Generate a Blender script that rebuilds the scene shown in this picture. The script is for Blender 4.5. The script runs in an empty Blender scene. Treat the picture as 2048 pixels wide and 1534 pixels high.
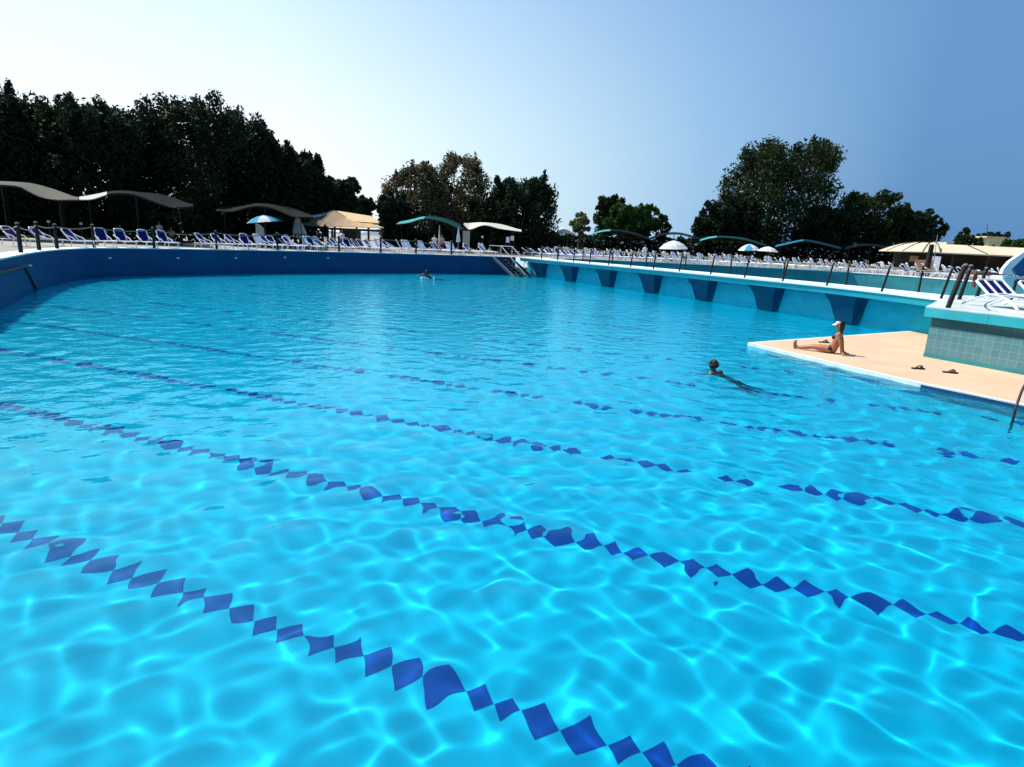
import bpy, bmesh, math, random
import numpy as np
from mathutils import Vector, Matrix, Quaternion
from mathutils.geometry import tessellate_polygon

random.seed(7)
RNG = np.random.default_rng(11)
sc = bpy.context.scene
C = sc.collection
R = math.radians
DECK = 1.6

# ------------------------------------------------------------------ camera
F_PX, EYE, TILT, HOR = 1200.0, 3.0, 0.046, 483.5
roll = math.atan(TILT)
pitch = math.atan((767 - HOR) * math.cos(roll) / F_PX)
fw = Vector((0, math.cos(pitch), -math.sin(pitch)))
r0 = Vector((1, 0, 0)); u0 = r0.cross(fw)
cr = r0 * math.cos(roll) + u0 * math.sin(roll)
cu = -r0 * math.sin(roll) + u0 * math.cos(roll)
cam = bpy.data.cameras.new('camera'); cam_o = bpy.data.objects.new('camera', cam); C.objects.link(cam_o)
m = Matrix((cr, cu, -fw)).transposed().to_4x4(); m.translation = (0, 0, EYE)
cam_o.matrix_world = m
cam.sensor_fit = 'HORIZONTAL'; cam.sensor_width = 36; cam.lens = F_PX * 36 / 2048
cam.clip_start = 0.1; cam.clip_end = 20000
sc.camera = cam_o

def ray(x, y):
    return (fw * F_PX + cr * (x - 1024) + cu * (767 - y)).normalized()
def at(x, y, z):                      # where a line of sight meets the level z
    d = ray(x, y); return Vector((0, 0, EYE)) + d * ((z - EYE) / d.z)
def pt(x, y, Y):                      # where a line of sight reaches the depth Y
    d = ray(x, y); return Vector((0, 0, EYE)) + d * (Y / d.y)

# ------------------------------------------------------------------ materials
def new_mat(name):
    mt = bpy.data.materials.new(name); mt.use_nodes = True
    nt = mt.node_tree
    return mt, nt, nt.nodes['Principled BSDF']
def ramp(nt, fac, stops):
    n = nt.nodes.new('ShaderNodeValToRGB')
    e = n.color_ramp.elements
    while len(e) < len(stops): e.new(0.5)
    for k, (p, c) in enumerate(stops):
        e[k].position = p; e[k].color = (*c, 1)
    nt.links.new(fac, n.inputs['Fac']); return n.outputs['Color']
def noise(nt, scale, detail=4, rough=0.55, coord='Object', stretch=None):
    tc = nt.nodes.new('ShaderNodeTexCoord'); src = tc.outputs[coord]
    if stretch:
        mp = nt.nodes.new('ShaderNodeMapping'); mp.inputs['Scale'].default_value = stretch
        nt.links.new(src, mp.inputs['Vector']); src = mp.outputs['Vector']
    n = nt.nodes.new('ShaderNodeTexNoise')
    n.inputs['Scale'].default_value = scale; n.inputs['Detail'].default_value = detail
    n.inputs['Roughness'].default_value = rough
    nt.links.new(src, n.inputs['Vector']); return n.outputs['Fac']
def mat(name, col, rough=0.6, var=0.18, scale=3.0, metal=0.0, spec=0.4, bump=0.0, bscale=30, stretch=None):
    mt, nt, b = new_mat(name)
    lo = tuple(c * (1 - var) for c in col); hi = tuple(min(1, c * (1 + var)) for c in col)
    nt.links.new(ramp(nt, noise(nt, scale, 5, stretch=stretch), [(0.3, lo), (0.7, hi)]), b.inputs['Base Color'])
    b.inputs['Roughness'].default_value = rough; b.inputs['Metallic'].default_value = metal
    b.inputs['Specular IOR Level'].default_value = spec
    if bump:
        bp = nt.nodes.new('ShaderNodeBump'); bp.inputs['Strength'].default_value = bump; bp.inputs['Distance'].default_value = 0.02
        nt.links.new(noise(nt, bscale, 4), bp.inputs['Height']); nt.links.new(bp.outputs['Normal'], b.inputs['Normal'])
    return mt
def streaky(mt, amount=0.35):
    """Faded vertical streaks and worn patches over a painted wall."""
    nt = mt.node_tree; b = nt.nodes['Principled BSDF']; src = b.inputs['Base Color'].links[0].from_socket
    m_ = ramp(nt, noise(nt, 3.0, 6, 0.7, stretch=(1, 1, 0.12)), [(0.42, (0, 0, 0)), (0.72, (1, 1, 1))])
    p_ = ramp(nt, noise(nt, 0.7, 6, 0.7), [(0.45, (0, 0, 0)), (0.7, (1, 1, 1))])
    mul = nt.nodes.new('ShaderNodeMix'); mul.data_type = 'RGBA'; mul.blend_type = 'MULTIPLY'; mul.inputs[0].default_value = 1
    nt.links.new(m_, mul.inputs[6]); nt.links.new(p_, mul.inputs[7])
    sc_ = nt.nodes.new('ShaderNodeMath'); sc_.operation = 'MULTIPLY'; sc_.inputs[1].default_value = amount
    nt.links.new(mul.outputs[2], sc_.inputs[0])
    mx = nt.nodes.new('ShaderNodeMix'); mx.data_type = 'RGBA'; mx.inputs[7].default_value = (0.25, 0.36, 0.38, 1)
    nt.links.new(sc_.outputs[0], mx.inputs[0]); nt.links.new(src, mx.inputs[6]); nt.links.new(mx.outputs[2], b.inputs['Base Color'])
def cloth(name, col, through=0.35, rough=0.8, scale=2.0):
    mt, nt, b = new_mat(name)
    lo = tuple(c * 0.88 for c in col); hi = tuple(min(1, c * 1.1) for c in col)
    colo = ramp(nt, noise(nt, scale, 5), [(0.3, lo), (0.7, hi)])
    nt.links.new(colo, b.inputs['Base Color']); b.inputs['Roughness'].default_value = rough
    b.inputs['Specular IOR Level'].default_value = 0.05
    t = nt.nodes.new('ShaderNodeBsdfTranslucent'); nt.links.new(colo, t.inputs['Color'])
    mx = nt.nodes.new('ShaderNodeMixShader'); mx.inputs[0].default_value = through
    nt.links.new(b.outputs[0], mx.inputs[1]); nt.links.new(t.outputs[0], mx.inputs[2])
    nt.links.new(mx.outputs[0], nt.nodes['Material Output'].inputs['Surface']); return mt

M = {}
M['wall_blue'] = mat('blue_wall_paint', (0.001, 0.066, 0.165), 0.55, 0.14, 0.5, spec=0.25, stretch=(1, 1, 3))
M['walkway_wall'] = mat('water_lit_wall_paint', (0.003, 0.46, 0.61), 0.5, 0.16, 0.9, spec=0.25, stretch=(1, 1, 4))  # brightened: sunlight thrown up off the water is put into this colour
M['fin'] = mat('shaded_fin_paint', (0.001, 0.062, 0.135), 0.5, 0.15, 1.2, spec=0.25)  # darkened: the shade on and beside the fins is put into this colour
M['fascia'] = mat('turquoise_paint', (0.02, 0.38, 0.46), 0.5, 0.1, 1.5, spec=0.3)
M['coping'] = mat('pale_coping', (0.72, 0.78, 0.78), 0.6, 0.08, 1.0, bump=0.2)
M['deck_top'] = mat('pale_deck_paint', (0.60, 0.78, 0.78), 0.6, 0.1, 0.8)
M['paving'] = mat('beige_paving', (0.27, 0.245, 0.215), 0.85, 0.2, 0.35, bump=0.3, bscale=6)
M['teal_wall'] = mat('teal_wall_paint', (0.03, 0.20, 0.225), 0.5, 0.25, 0.25, spec=0.25, stretch=(1, 1, 4))
M['white'] = mat('white_plastic', (0.80, 0.80, 0.84), 0.4, 0.05, 4)
M['navy'] = cloth('navy_sling', (0.006, 0.014, 0.12), 0.15)
M['dark_post'] = mat('dark_weathered_wood', (0.009, 0.007, 0.006), 0.8, 0.5, 8, bump=0.4)
M['rope'] = mat('old_rope', (0.20, 0.17, 0.12), 0.9, 0.3, 20)
M['steel'] = mat('steel', (0.55, 0.56, 0.56), 0.3, 0.1, 6, metal=0.9)
M['dark_metal'] = mat('dark_metal', (0.03, 0.03, 0.035), 0.5, 0.3, 6)
M['sand'] = mat('beige_beach_coating', (0.56, 0.375, 0.245), 0.75, 0.10, 0.7, bump=0.35, bscale=60)
M['terrace_top'] = mat('worn_pale_terrace', (0.45, 0.50, 0.50), 0.7, 0.25, 1.6, bump=0.3)
M['slab_edge'] = mat('white_slab_edge', (0.70, 0.76, 0.76), 0.5, 0.12, 3)
M['gap_shade'] = mat('gap_shade_blue', (0.004, 0.05, 0.12), 0.6, 0.2, 2)
M['trunk'] = mat('bark', (0.06, 0.045, 0.032), 0.9, 0.4, 6, bump=0.5)
M['board'] = mat('beige_board', (0.36, 0.34, 0.27), 0.7, 0.1, 2)
M['thatch'] = mat('thatch', (0.60, 0.40, 0.22), 0.9, 0.3, 5, bump=0.6, bscale=25, stretch=(1, 1, 6))
M['tan_cloth'] = cloth('tan_awning_cloth', (0.80, 0.58, 0.36), 0.45)
M['skin'] = mat('tanned_skin', (0.40, 0.165, 0.08), 0.45, 0.1, 8)
M['dark_skin'] = mat('dark_skin', (0.085, 0.045, 0.028), 0.4, 0.2, 8)
M['hair'] = mat('black_hair', (0.008, 0.006, 0.006), 0.5, 0.5, 30)
M['bikini'] = mat('dark_red_swimwear', (0.03, 0.008, 0.012), 0.7, 0.2, 12)
M['cap'] = mat('white_cap', (0.8, 0.8, 0.8), 0.7, 0.05, 12)
M['sandal'] = mat('black_rubber', (0.012, 0.010, 0.010), 0.7, 0.2, 12)
M['lamp_glass'] = mat('white_lamp_glass', (0.75, 0.80, 0.82), 0.25, 0.05, 10)
M['white_cloth'] = cloth('white_cloth', (0.80, 0.82, 0.82), 0.35)
M['ltblue_cloth'] = cloth('light_blue_cloth', (0.10, 0.45, 0.62), 0.35)
M['cream_roof'] = mat('cream_roof', (0.62, 0.52, 0.36), 0.7, 0.08, 0.6)
M['roof_rib'] = mat('dark_roof_rib', (0.05, 0.045, 0.03), 0.8, 0.2, 4)
M['cream_wall'] = mat('pale_yellow_render', (0.62, 0.56, 0.33), 0.8, 0.12, 0.8, bump=0.3)
M['olive_wall'] = mat('olive_dark_wall', (0.05, 0.045, 0.028), 0.9, 0.4, 0.6)
M['wood'] = mat('orange_brown_boards', (0.42, 0.23, 0.12), 0.7, 0.2, 2, stretch=(1, 1, 12))
M['red_wood'] = mat('red_brown_board', (0.16, 0.05, 0.03), 0.6, 0.2, 4)
M['slide_blue'] = mat('deep_blue_panel', (0.002, 0.09, 0.24), 0.5, 0.12, 1)
M['yellow_towel'] = cloth('yellow_towel', (0.60, 0.55, 0.14), 0.2)
M['grey_cloth'] = cloth('grey_towel', (0.40, 0.40, 0.42), 0.2)
M['stripe_towel'] = mat('grey_white_towel', (0.55, 0.56, 0.66), 0.9, 0.35, 6, stretch=(1, 14, 1))
M['lane'] = mat('navy_tile', (0.0, 0.035, 0.25), 0.4, 0.15, 2.5, spec=0.3)
M['foam'] = mat('white_splash', (0.75, 0.85, 0.9), 0.3, 0.05, 5)
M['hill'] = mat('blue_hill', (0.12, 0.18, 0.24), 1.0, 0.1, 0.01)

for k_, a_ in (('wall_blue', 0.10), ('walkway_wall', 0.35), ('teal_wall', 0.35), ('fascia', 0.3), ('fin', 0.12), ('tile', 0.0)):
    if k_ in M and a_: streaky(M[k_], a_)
def floor_mat():
    mt, nt, b = new_mat('pool_floor_paint')
    c = ramp(nt, noise(nt, 0.35, 3), [(0.3, (0.0, 0.405, 0.56)), (0.7, (0.0, 0.445, 0.60))])
    nt.links.new(c, b.inputs['Base Color']); b.inputs['Roughness'].default_value = 0.6
    b.inputs['Specular IOR Level'].default_value = 0.2
    return mt
M['floor'] = floor_mat()

def tile_mat():
    mt, nt, b = new_mat('green_glass_tile')
    tc = nt.nodes.new('ShaderNodeTexCoord')
    br = nt.nodes.new('ShaderNodeTexBrick'); br.offset = 0
    br.inputs['Scale'].default_value = 1.0; br.inputs['Brick Width'].default_value = 0.22; br.inputs['Row Height'].default_value = 0.22
    br.inputs['Mortar Size'].default_value = 0.006; br.inputs['Mortar Smooth'].default_value = 0.3
    br.inputs['Color1'].default_value = (0.085, 0.215, 0.245, 1); br.inputs['Color2'].default_value = (0.11, 0.25, 0.28, 1)
    br.inputs['Mortar'].default_value = (0.20, 0.38, 0.37, 1)
    nt.links.new(tc.outputs['UV'], br.inputs['Vector'])
    nt.links.new(br.outputs['Color'], b.inputs['Base Color']); b.inputs['Roughness'].default_value = 0.22
    return mt
M['tile'] = tile_mat()

def leaf_mat(name, dark, light, scale=0.9):
    mt, nt, b = new_mat(name)
    c = ramp(nt, noise(nt, scale, 6, 0.7), [(0.32, dark), (0.68, light)])
    nt.links.new(c, b.inputs['Base Color']); b.inputs['Roughness'].default_value = 0.65
    b.inputs['Specular IOR Level'].default_value = 0.12
    t = nt.nodes.new('ShaderNodeBsdfTranslucent'); nt.links.new(c, t.inputs['Color'])
    mx = nt.nodes.new('ShaderNodeMixShader'); mx.inputs[0].default_value = 0.22
    nt.links.new(b.outputs[0], mx.inputs[1]); nt.links.new(t.outputs[0], mx.inputs[2])
    nt.links.new(mx.outputs[0], nt.nodes['Material Output'].inputs['Surface']); return mt
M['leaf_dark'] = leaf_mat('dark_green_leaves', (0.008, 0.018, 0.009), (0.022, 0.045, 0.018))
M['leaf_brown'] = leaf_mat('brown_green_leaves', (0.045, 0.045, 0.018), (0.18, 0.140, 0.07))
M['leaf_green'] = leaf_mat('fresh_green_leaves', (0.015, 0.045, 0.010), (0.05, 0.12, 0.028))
M['leaf_olive'] = leaf_mat('olive_green_leaves', (0.011, 0.024, 0.008), (0.038, 0.062, 0.018))
M['leaf_yellow'] = leaf_mat('yellow_green_leaves', (0.06, 0.07, 0.02), (0.20, 0.20, 0.07))

def water_mat():
    mt, nt, b = new_mat('clear_water'); nt.nodes.remove(b)
    g = nt.nodes.new('ShaderNodeBsdfGlass'); g.inputs['IOR'].default_value = 1.333
    g.inputs['Roughness'].default_value = 0.0; g.inputs['Color'].default_value = (0.50, 0.95, 1.0, 1)
    at_ = nt.nodes.new('ShaderNodeAttribute'); at_.attribute_name = 'ripple'
    bp = nt.nodes.new('ShaderNodeBump'); bp.inputs['Distance'].default_value = 0.055
    nt.links.new(noise(nt, 2.1, 3, 0.6), bp.inputs['Height'])
    nt.links.new(at_.outputs['Fac'], bp.inputs['Strength'])
    nt.links.new(bp.outputs['Normal'], g.inputs['Normal'])
    nt.links.new(g.outputs[0], nt.nodes['Material Output'].inputs['Surface']); return mt
M['water'] = water_mat()

# ------------------------------------------------------------------ mesh helpers
class MB:
    def __init__(s): s.v = []; s.f = []; s.m = []; s.smooth = []
    def add(s, vs, fs, mi=0, smooth=False):
        n = len(s.v); s.v += [tuple(p) for p in vs]
        for f in fs: s.f.append(tuple(n + i for i in f)); s.m.append(mi); s.smooth.append(smooth)
    def box(s, lo, hi, mi=0, mtx=None):
        (a, b, c), (d, e, f) = lo, hi
        vs = [Vector(p) for p in ((a,b,c),(d,b,c),(d,e,c),(a,e,c),(a,b,f),(d,b,f),(d,e,f),(a,e,f))]
        if mtx: vs = [mtx @ p for p in vs]
        s.add(vs, [(0,3,2,1),(4,5,6,7),(0,1,5,4),(1,2,6,5),(2,3,7,6),(3,0,4,7)], mi)
    def tube(s, pts, r, mi=0, seg=6, cap=True):
        pts = [Vector(p) for p in pts]
        rs = r if isinstance(r, (list, tuple)) else [r] * len(pts)
        rings = []
        for i, p in enumerate(pts):
            t = (pts[min(i + 1, len(pts) - 1)] - pts[max(i - 1, 0)]).normalized()
            a = Vector((0, 0, 1)) if abs(t.z) < 0.9 else Vector((1, 0, 0))
            x = t.cross(a).normalized(); y = x.cross(t)
            rings.append([p + (x * math.cos(k * 2 * math.pi / seg) + y * math.sin(k * 2 * math.pi / seg)) * rs[i] for k in range(seg)])
        vs = [q for g in rings for q in g]; fs = []
        for i in range(len(pts) - 1):
            for k in range(seg):
                fs.append((i*seg + k, i*seg + (k+1) % seg, (i+1)*seg + (k+1) % seg, (i+1)*seg + k))
        if cap: fs += [tuple(range(seg))[::-1], tuple((len(pts)-1)*seg + k for k in range(seg))]
        s.add(vs, fs, mi, True)
    def prism(s, poly, z0, z1, mi=0, top=None, bottom=True):
        n = len(poly)
        z0s = z0 if isinstance(z0, (list, tuple)) else [z0]*n
        z1s = z1 if isinstance(z1, (list, tuple)) else [z1]*n
        lo = [Vector((p[0], p[1], z0s[i])) for i, p in enumerate(poly)]; hi = [Vector((p[0], p[1], z1s[i])) for i, p in enumerate(poly)]
        area = sum(poly[i][0]*poly[(i+1) % n][1] - poly[(i+1) % n][0]*poly[i][1] for i in range(n))
        side = [(i, (i+1) % n, n + (i+1) % n, n + i) for i in range(n)]
        if area < 0: side = [q[::-1] for q in side]
        s.add(lo + hi, side, mi)
        tri = tessellate_polygon([[Vector((p[0], p[1], 0)) for p in poly]])
        tt = []
        for t in tri:
            a, b, c = (poly[i] for i in t)
            up = (b[0]-a[0])*(c[1]-a[1]) - (c[0]-a[0])*(b[1]-a[1])
            tt.append(tuple(t) if up > 0 else tuple(t)[::-1])
        s.add(hi, tt, mi if top is None else top)
        if bottom: s.add(lo, [t[::-1] for t in tt], mi)
    def lathe(s, prof, o=(0, 0, 0), seg=16, mi=0):
        vs = []; fs = []
        for r, z in prof:
            for k in range(seg):
                a = 2*math.pi*k/seg; vs.append((o[0] + r*math.cos(a), o[1] + r*math.sin(a), o[2] + z))
        for i in range(len(prof) - 1):
            for k in range(seg): fs.append((i*seg+k, i*seg+(k+1) % seg, (i+1)*seg+(k+1) % seg, (i+1)*seg+k))
        s.add(vs, fs, mi, True)
    def sheet(s, rows, t=0.04, mi=0, flip=False):
        """A thin solid from rows of points: thickness t downwards."""
        nr, nc = len(rows), len(rows[0])
        top = [Vector(p) for r in rows for p in r]; bot = [p - Vector((0, 0, t)) for p in top]
        fs = []; N = nr*nc
        for i in range(nr-1):
            for j in range(nc-1):
                a, b, c, d = i*nc+j, i*nc+j+1, (i+1)*nc+j+1, (i+1)*nc+j
                fs.append((a, b, c, d)); fs.append((N+d, N+c, N+b, N+a))
        rim = [j for j in range(nc)] + [i*nc+nc-1 for i in range(1, nr)] + [(nr-1)*nc+j for j in range(nc-2, -1, -1)] + [i*nc for i in range(nr-2, 0, -1)]
        for k in range(len(rim)):
            a, b = rim[k], rim[(k+1) % len(rim)]; fs.append((b, a, N+a, N+b))
        s.add(top + bot, fs, mi, True)
    def mesh(s, name, mats):
        me = bpy.data.meshes.new(name); me.from_pydata([tuple(p) for p in s.v], [], s.f)
        for mt in (mats if isinstance(mats, (list, tuple)) else [mats]): me.materials.append(mt)
        me.polygons.foreach_set('material_index', s.m); me.polygons.foreach_set('use_smooth', s.smooth)
        me.update(); return me
    def build(s, name, mats, parent=None, loc=None, sharp=True):
        me = s.mesh(name, mats)
        if sharp and any(s.smooth):
            try: me.set_sharp_from_angle(angle=R(40))
            except Exception: pass
        return link(name, me, parent, loc)

def link(name, me, parent=None, loc=None):
    o = bpy.data.objects.new(name, me); C.objects.link(o)
    if parent: o.parent = parent
    if loc is not None: o.location = loc
    return o
def tag(o, label=None, cat=None, group=None, kind=None):
    if label: o['label'] = label
    if cat: o['category'] = cat
    if group: o['group'] = group
    if kind: o['kind'] = kind
    return o
def thing(name, label, cat, loc=(0, 0, 0), rz=0.0, group=None):
    o = bpy.data.objects.new(name, None); C.objects.link(o); o.location = loc; o.rotation_euler = (0, 0, rz)
    o.empty_display_size = 0.2
    return tag(o, label, cat, group)
def dup(root, loc, rz, label=None, group=None, scale=None):
    r_ = root.copy(); C.objects.link(r_); r_.location = loc; r_.rotation_euler = (0, 0, rz)
    if scale: r_.scale = scale
    if label: r_['label'] = label
    if group: r_['group'] = group
    for ch in list(root.children):
        c_ = ch.copy(); C.objects.link(c_); c_.parent = r_
        for g in list(ch.children):
            d_ = g.copy(); C.objects.link(d_); d_.parent = c_
    return r_
def spline(pts, n=8):
    P = [np.array(p, float) for p in pts]; out = []
    P = [2*P[0]-P[1]] + P + [2*P[-1]-P[-2]]
    for i in range(1, len(P)-2):
        for k in range(n):
            t = k/n; a, b, c, d = P[i-1], P[i], P[i+1], P[i+2]
            out.append(0.5*((2*b)+(-a+c)*t+(2*a-5*b+4*c-d)*t*t+(-a+3*b-3*c+d)*t**3))
    out.append(P[-2]); return [tuple(float(x) for x in p) for p in out]
def offset(line, d):
    """Shift an open 2-D line to its left by d."""
    out = []
    for i in range(len(line)):
        a = np.array(line[max(i-1, 0)][:2]); b = np.array(line[min(i+1, len(line)-1)][:2])
        t = (b-a)/np.linalg.norm(b-a); out.append((line[i][0]-t[1]*d, line[i][1]+t[0]*d))
    return out
def ribbon(mb, line, prof, mi=None):
    """Sweep a closed section prof=[(offset to the left, z)...] along a 2-D line."""
    cols = [offset(line, d) for d, z in prof]; n = len(prof); vs = []; fs = []
    for i in range(len(line)):
        for k in range(n): vs.append((cols[k][i][0], cols[k][i][1], prof[k][1]))
    for i in range(len(line)-1):
        for k in range(n): fs.append((i*n+k, (i+1)*n+k, (i+1)*n+(k+1) % n, i*n+(k+1) % n))
    fs += [tuple(range(n)), tuple((len(line)-1)*n + k for k in range(n))[::-1]]
    mb.add(vs, fs, mi or 0)
def along(line, s):
    """Point and unit direction at the arc length s on a 2-D line."""
    for a, b in zip(line[:-1], line[1:]):
        a = np.array(a[:2]); b = np.array(b[:2]); L = np.linalg.norm(b-a)
        if s <= L: return a + (b-a)*s/L, (b-a)/L
        s -= L
    return b, (b-a)/L
def length(line): return sum(math.dist(a[:2], b[:2]) for a, b in zip(line[:-1], line[1:]))

# ------------------------------------------------------------------ light and sky
SKY_DUST, SKY_TINT, SKY_STR = 5.0, (0.64, 0.99, 1.24, 1), 0.10
HAZE = [(0.0, (0.85, 2.05, 4.1)), (0.28, (2.6, 4.3, 6.3)), (0.53, (5.2, 6.7, 7.5)), (0.78, (8.0, 8.6, 8.8))]
SUN_AZ, SUN_EL = R(-58), R(54)        # azimuth measured from +Y towards +X
w = bpy.data.worlds.new('World'); sc.world = w; w.use_nodes = True
nt = w.node_tree; bg = nt.nodes['Background']
sky = nt.nodes.new('ShaderNodeTexSky'); sky.sky_type = 'NISHITA'; sky.sun_disc = False
sky.sun_elevation = SUN_EL; sky.sun_rotation = SUN_AZ; sky.air_density = 1.0; sky.dust_density = SKY_DUST; sky.ozone_density = 2.0
tint = nt.nodes.new('ShaderNodeMix'); tint.data_type = 'RGBA'; tint.blend_type = 'MULTIPLY'; tint.inputs[0].default_value = 1.0
nt.links.new(sky.outputs[0], tint.inputs[6]); tint.inputs[7].default_value = SKY_TINT
# haze low over the horizon
tcw = nt.nodes.new('ShaderNodeTexCoord'); sep = nt.nodes.new('ShaderNodeSeparateXYZ'); nt.links.new(tcw.outputs['Generated'], sep.inputs[0])
mr = nt.nodes.new('ShaderNodeMapRange'); mr.interpolation_type = 'SMOOTHSTEP'; nt.links.new(sep.outputs['Z'], mr.inputs['Value'])
mr.inputs['From Min'].default_value = 0.0; mr.inputs['From Max'].default_value = 0.58; mr.inputs['To Min'].default_value = 0.88; mr.inputs['To Max'].default_value = 0.0
hz = nt.nodes.new('ShaderNodeMix'); hz.data_type = 'RGBA'; nt.links.new(mr.outputs[0], hz.inputs[0])
cap = nt.nodes.new('ShaderNodeMix'); cap.data_type = 'RGBA'; cap.blend_type = 'DARKEN'; cap.inputs[0].default_value = 1.0
nt.links.new(tint.outputs[2], cap.inputs[6]); cap.inputs[7].default_value = (4.6, 6.8, 7.6, 1)
nt.links.new(cap.outputs[2], hz.inputs[6])
# the haze is brighter on the sun's side
dt = nt.nodes.new('ShaderNodeVectorMath'); dt.operation = 'DOT_PRODUCT'; nt.links.new(tcw.outputs['Generated'], dt.inputs[0]); dt.inputs[1].default_value = (math.sin(SUN_AZ), math.cos(SUN_AZ), 0)
nt.links.new(ramp(nt, dt.outputs['Value'], HAZE), hz.inputs[7])
nt.links.new(hz.outputs[2], bg.inputs[0]); bg.inputs[1].default_value = SKY_STR
sun = bpy.data.lights.new('sun', 'SUN'); sun.energy = 4.4; sun.angle = R(0.5); sun.color = (1.0, 0.95, 0.88)
sun_o = bpy.data.objects.new('sun', sun); C.objects.link(sun_o)
sd = Vector((math.sin(SUN_AZ)*math.cos(SUN_EL), math.cos(SUN_AZ)*math.cos(SUN_EL), math.sin(SUN_EL)))
sun_o.rotation_euler = sd.to_track_quat('Z', 'Y').to_euler(); sun_o.location = sd * 50
sun.cycles.is_caustics_light = True

# ------------------------------------------------------------------ pool outline
LEFT = spline([(-6.5, 0.8), (-9.5, 6.5), (-14.2, 14.5), (-18.6, 21.8), (-22.2, 28.3), (-24.0, 33.2), (-23.8, 36.6), (-21.1, 41.2),
               (-16.5, 47.2), (-9.6, 53.6), (-3.0, 57.9), (-0.2, 59.0)], 6)
WALK = spline([(0.2, 58.2), (3.6, 51.6), (7.0, 45.6), (10.9, 38.2), (14.2, 31.0), (15.6, 26.4), (16.2, 22.4)], 8)   # pool-side deck edge
FAR2 = spline([(2.6, 60.4), (7.5, 64.6), (13.0, 65.2), (19.0, 64.6), (26.0, 64.0), (32.5, 61.0), (36.0, 54.5), (36.8, 47.0), (36.5, 38.0), (33.0, 28.0), (27.0, 18.5)], 6)

# water: a fan of rings, finer towards the deck we stand on
def wave_field(x, y, cell):
    h = np.zeros_like(x); lost = np.zeros_like(x)
    rg = np.random.default_rng(9)
    n = 84
    lam = np.exp(rg.uniform(np.log(0.23), np.log(1.25), n))
    th = rg.normal(0.55, 1.15, n); ph = rg.uniform(0, 2*math.pi, n)
    k = 2*math.pi/lam
    sl = 0.0067*np.where(lam < 0.34, 0.75, 1.0)      # slope of each train
    # slow gusts: calm and rougher patches
    g = 1 + 0.35*np.sin(x*0.23+1.3)*np.cos(y*0.19-0.6) + 0.2*np.sin(x*0.11-y*0.13+2)
    rough_right = 1 + 0.2*np.clip((x - 0.10*y - 0.6)/3.0, 0, 1)*np.clip((13-y)/6, 0, 1)
    for i in range(n):
        fade = np.clip((lam[i]/cell - 3.0)/2.5, 0, 1)
        h += sl[i]/k[i]*fade*np.sin(k[i]*(x*math.cos(th[i])+y*math.sin(th[i]))+ph[i])
        lost += sl[i]**2*(1-fade**2)
    rs = np.hypot(x-5.1, y-15.0)                                # rings spreading from the swimmer
    h += 0.0034*np.sin(rs*2*math.pi/0.55)*np.exp(-((rs-3.0)/2.6)**2)*np.clip((0.55/cell-3)/2.5, 0, 1)
    return h*g*rough_right, np.sqrt(lost)
NR, NA = 780, 620
rr = 1.2*np.exp(np.linspace(0, math.log(75/1.2), NR)); aa = np.linspace(R(-58), R(62), NA)
RR, AA = np.meshgrid(rr, aa, indexing='ij')
X = RR*np.sin(AA); Y = RR*np.cos(AA)
cell = np.maximum(RR*math.log(75/1.2)/NR, RR*R(120)/NA)
Hh, LOST = wave_field(X, Y, cell)
co = np.stack([X, Y, Hh], -1).reshape(-1, 3).astype(np.float32)
ii = (np.arange(NR-1)[:, None]*NA + np.arange(NA-1)[None]).reshape(-1)
quads = np.stack([ii, ii+1, ii+NA+1, ii+NA], 1)[:, ::-1][:, ::-1].astype(np.int32)
def np_mesh(name, co, faces, mt, smooth=True):
    me = bpy.data.meshes.new(name); nf, k = faces.shape
    me.vertices.add(len(co)); me.vertices.foreach_set('co', co.astype(np.float32).reshape(-1))
    me.loops.add(nf*k); me.loops.foreach_set('vertex_index', faces.astype(np.int32).reshape(-1))
    me.polygons.add(nf); me.polygons.foreach_set('loop_start', np.arange(0, nf*k, k, dtype=np.int32))
    me.polygons.foreach_set('use_smooth', np.full(nf, smooth)); me.materials.append(mt)
    me.update(calc_edges=True); return me
wm = np_mesh('water', co, quads, M['water'])
a_ = wm.attributes.new('ripple', 'FLOAT', 'POINT')
a_.data.foreach_set('value', (0.015 + 0.16*np.clip((RR-7)/14, 0, 1)**0.7 + np.clip(LOST*19.0, 0, 1.5)).reshape(-1).astype(np.float32))
water = tag(link('water', wm), kind='structure')
water.cycles.is_caustics_caster = True
mb = MB(); mb.add([(-90, -6, -1.25), (90, -6, -1.25), (90, 90, -1.25), (-90, 90, -1.25)], [(0, 1, 2, 3)])
fl = tag(mb.build('pool_floor', M['floor']), kind='structure'); fl.cycles.is_caustics_receiver = True
# diamond tile lane lines on the pool floor, 2.5 m apart
LD = np.array([math.cos(R(-19.7)), math.sin(R(-19.7))]); LN = np.array([-LD[1], LD[0]])
for off in (3.99, 6.72, 9.52, 12.4, 15.4, 18.4, 21.4, 24.4, 27.4):
    mb = MB(); rg = random.Random(int(off*10))
    s_ = -25.9
    while s_ < 22:
        if off < 9 or rg.random() < (0.85 if off < 14 else 0.55):       # worn away in places further out
            c_ = LN*off + LD*s_
            h_ = 0.152*(1 + rg.uniform(-.04, .04)); z = -1.246
            if -26 < c_[0] < 17 and c_[1] > 0:
                k_ = 1.22*h_; q = [c_ + LD*h_, c_ + LN*k_, c_ - LD*h_, c_ - LN*k_]
                mb.add([(p[0], p[1], z) for p in q], [(0, 1, 2, 3)])
        s_ += 0.311
    o = tag(mb.build('lane_line', M['lane']), kind='structure'); o.cycles.is_caustics_receiver = True

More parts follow.
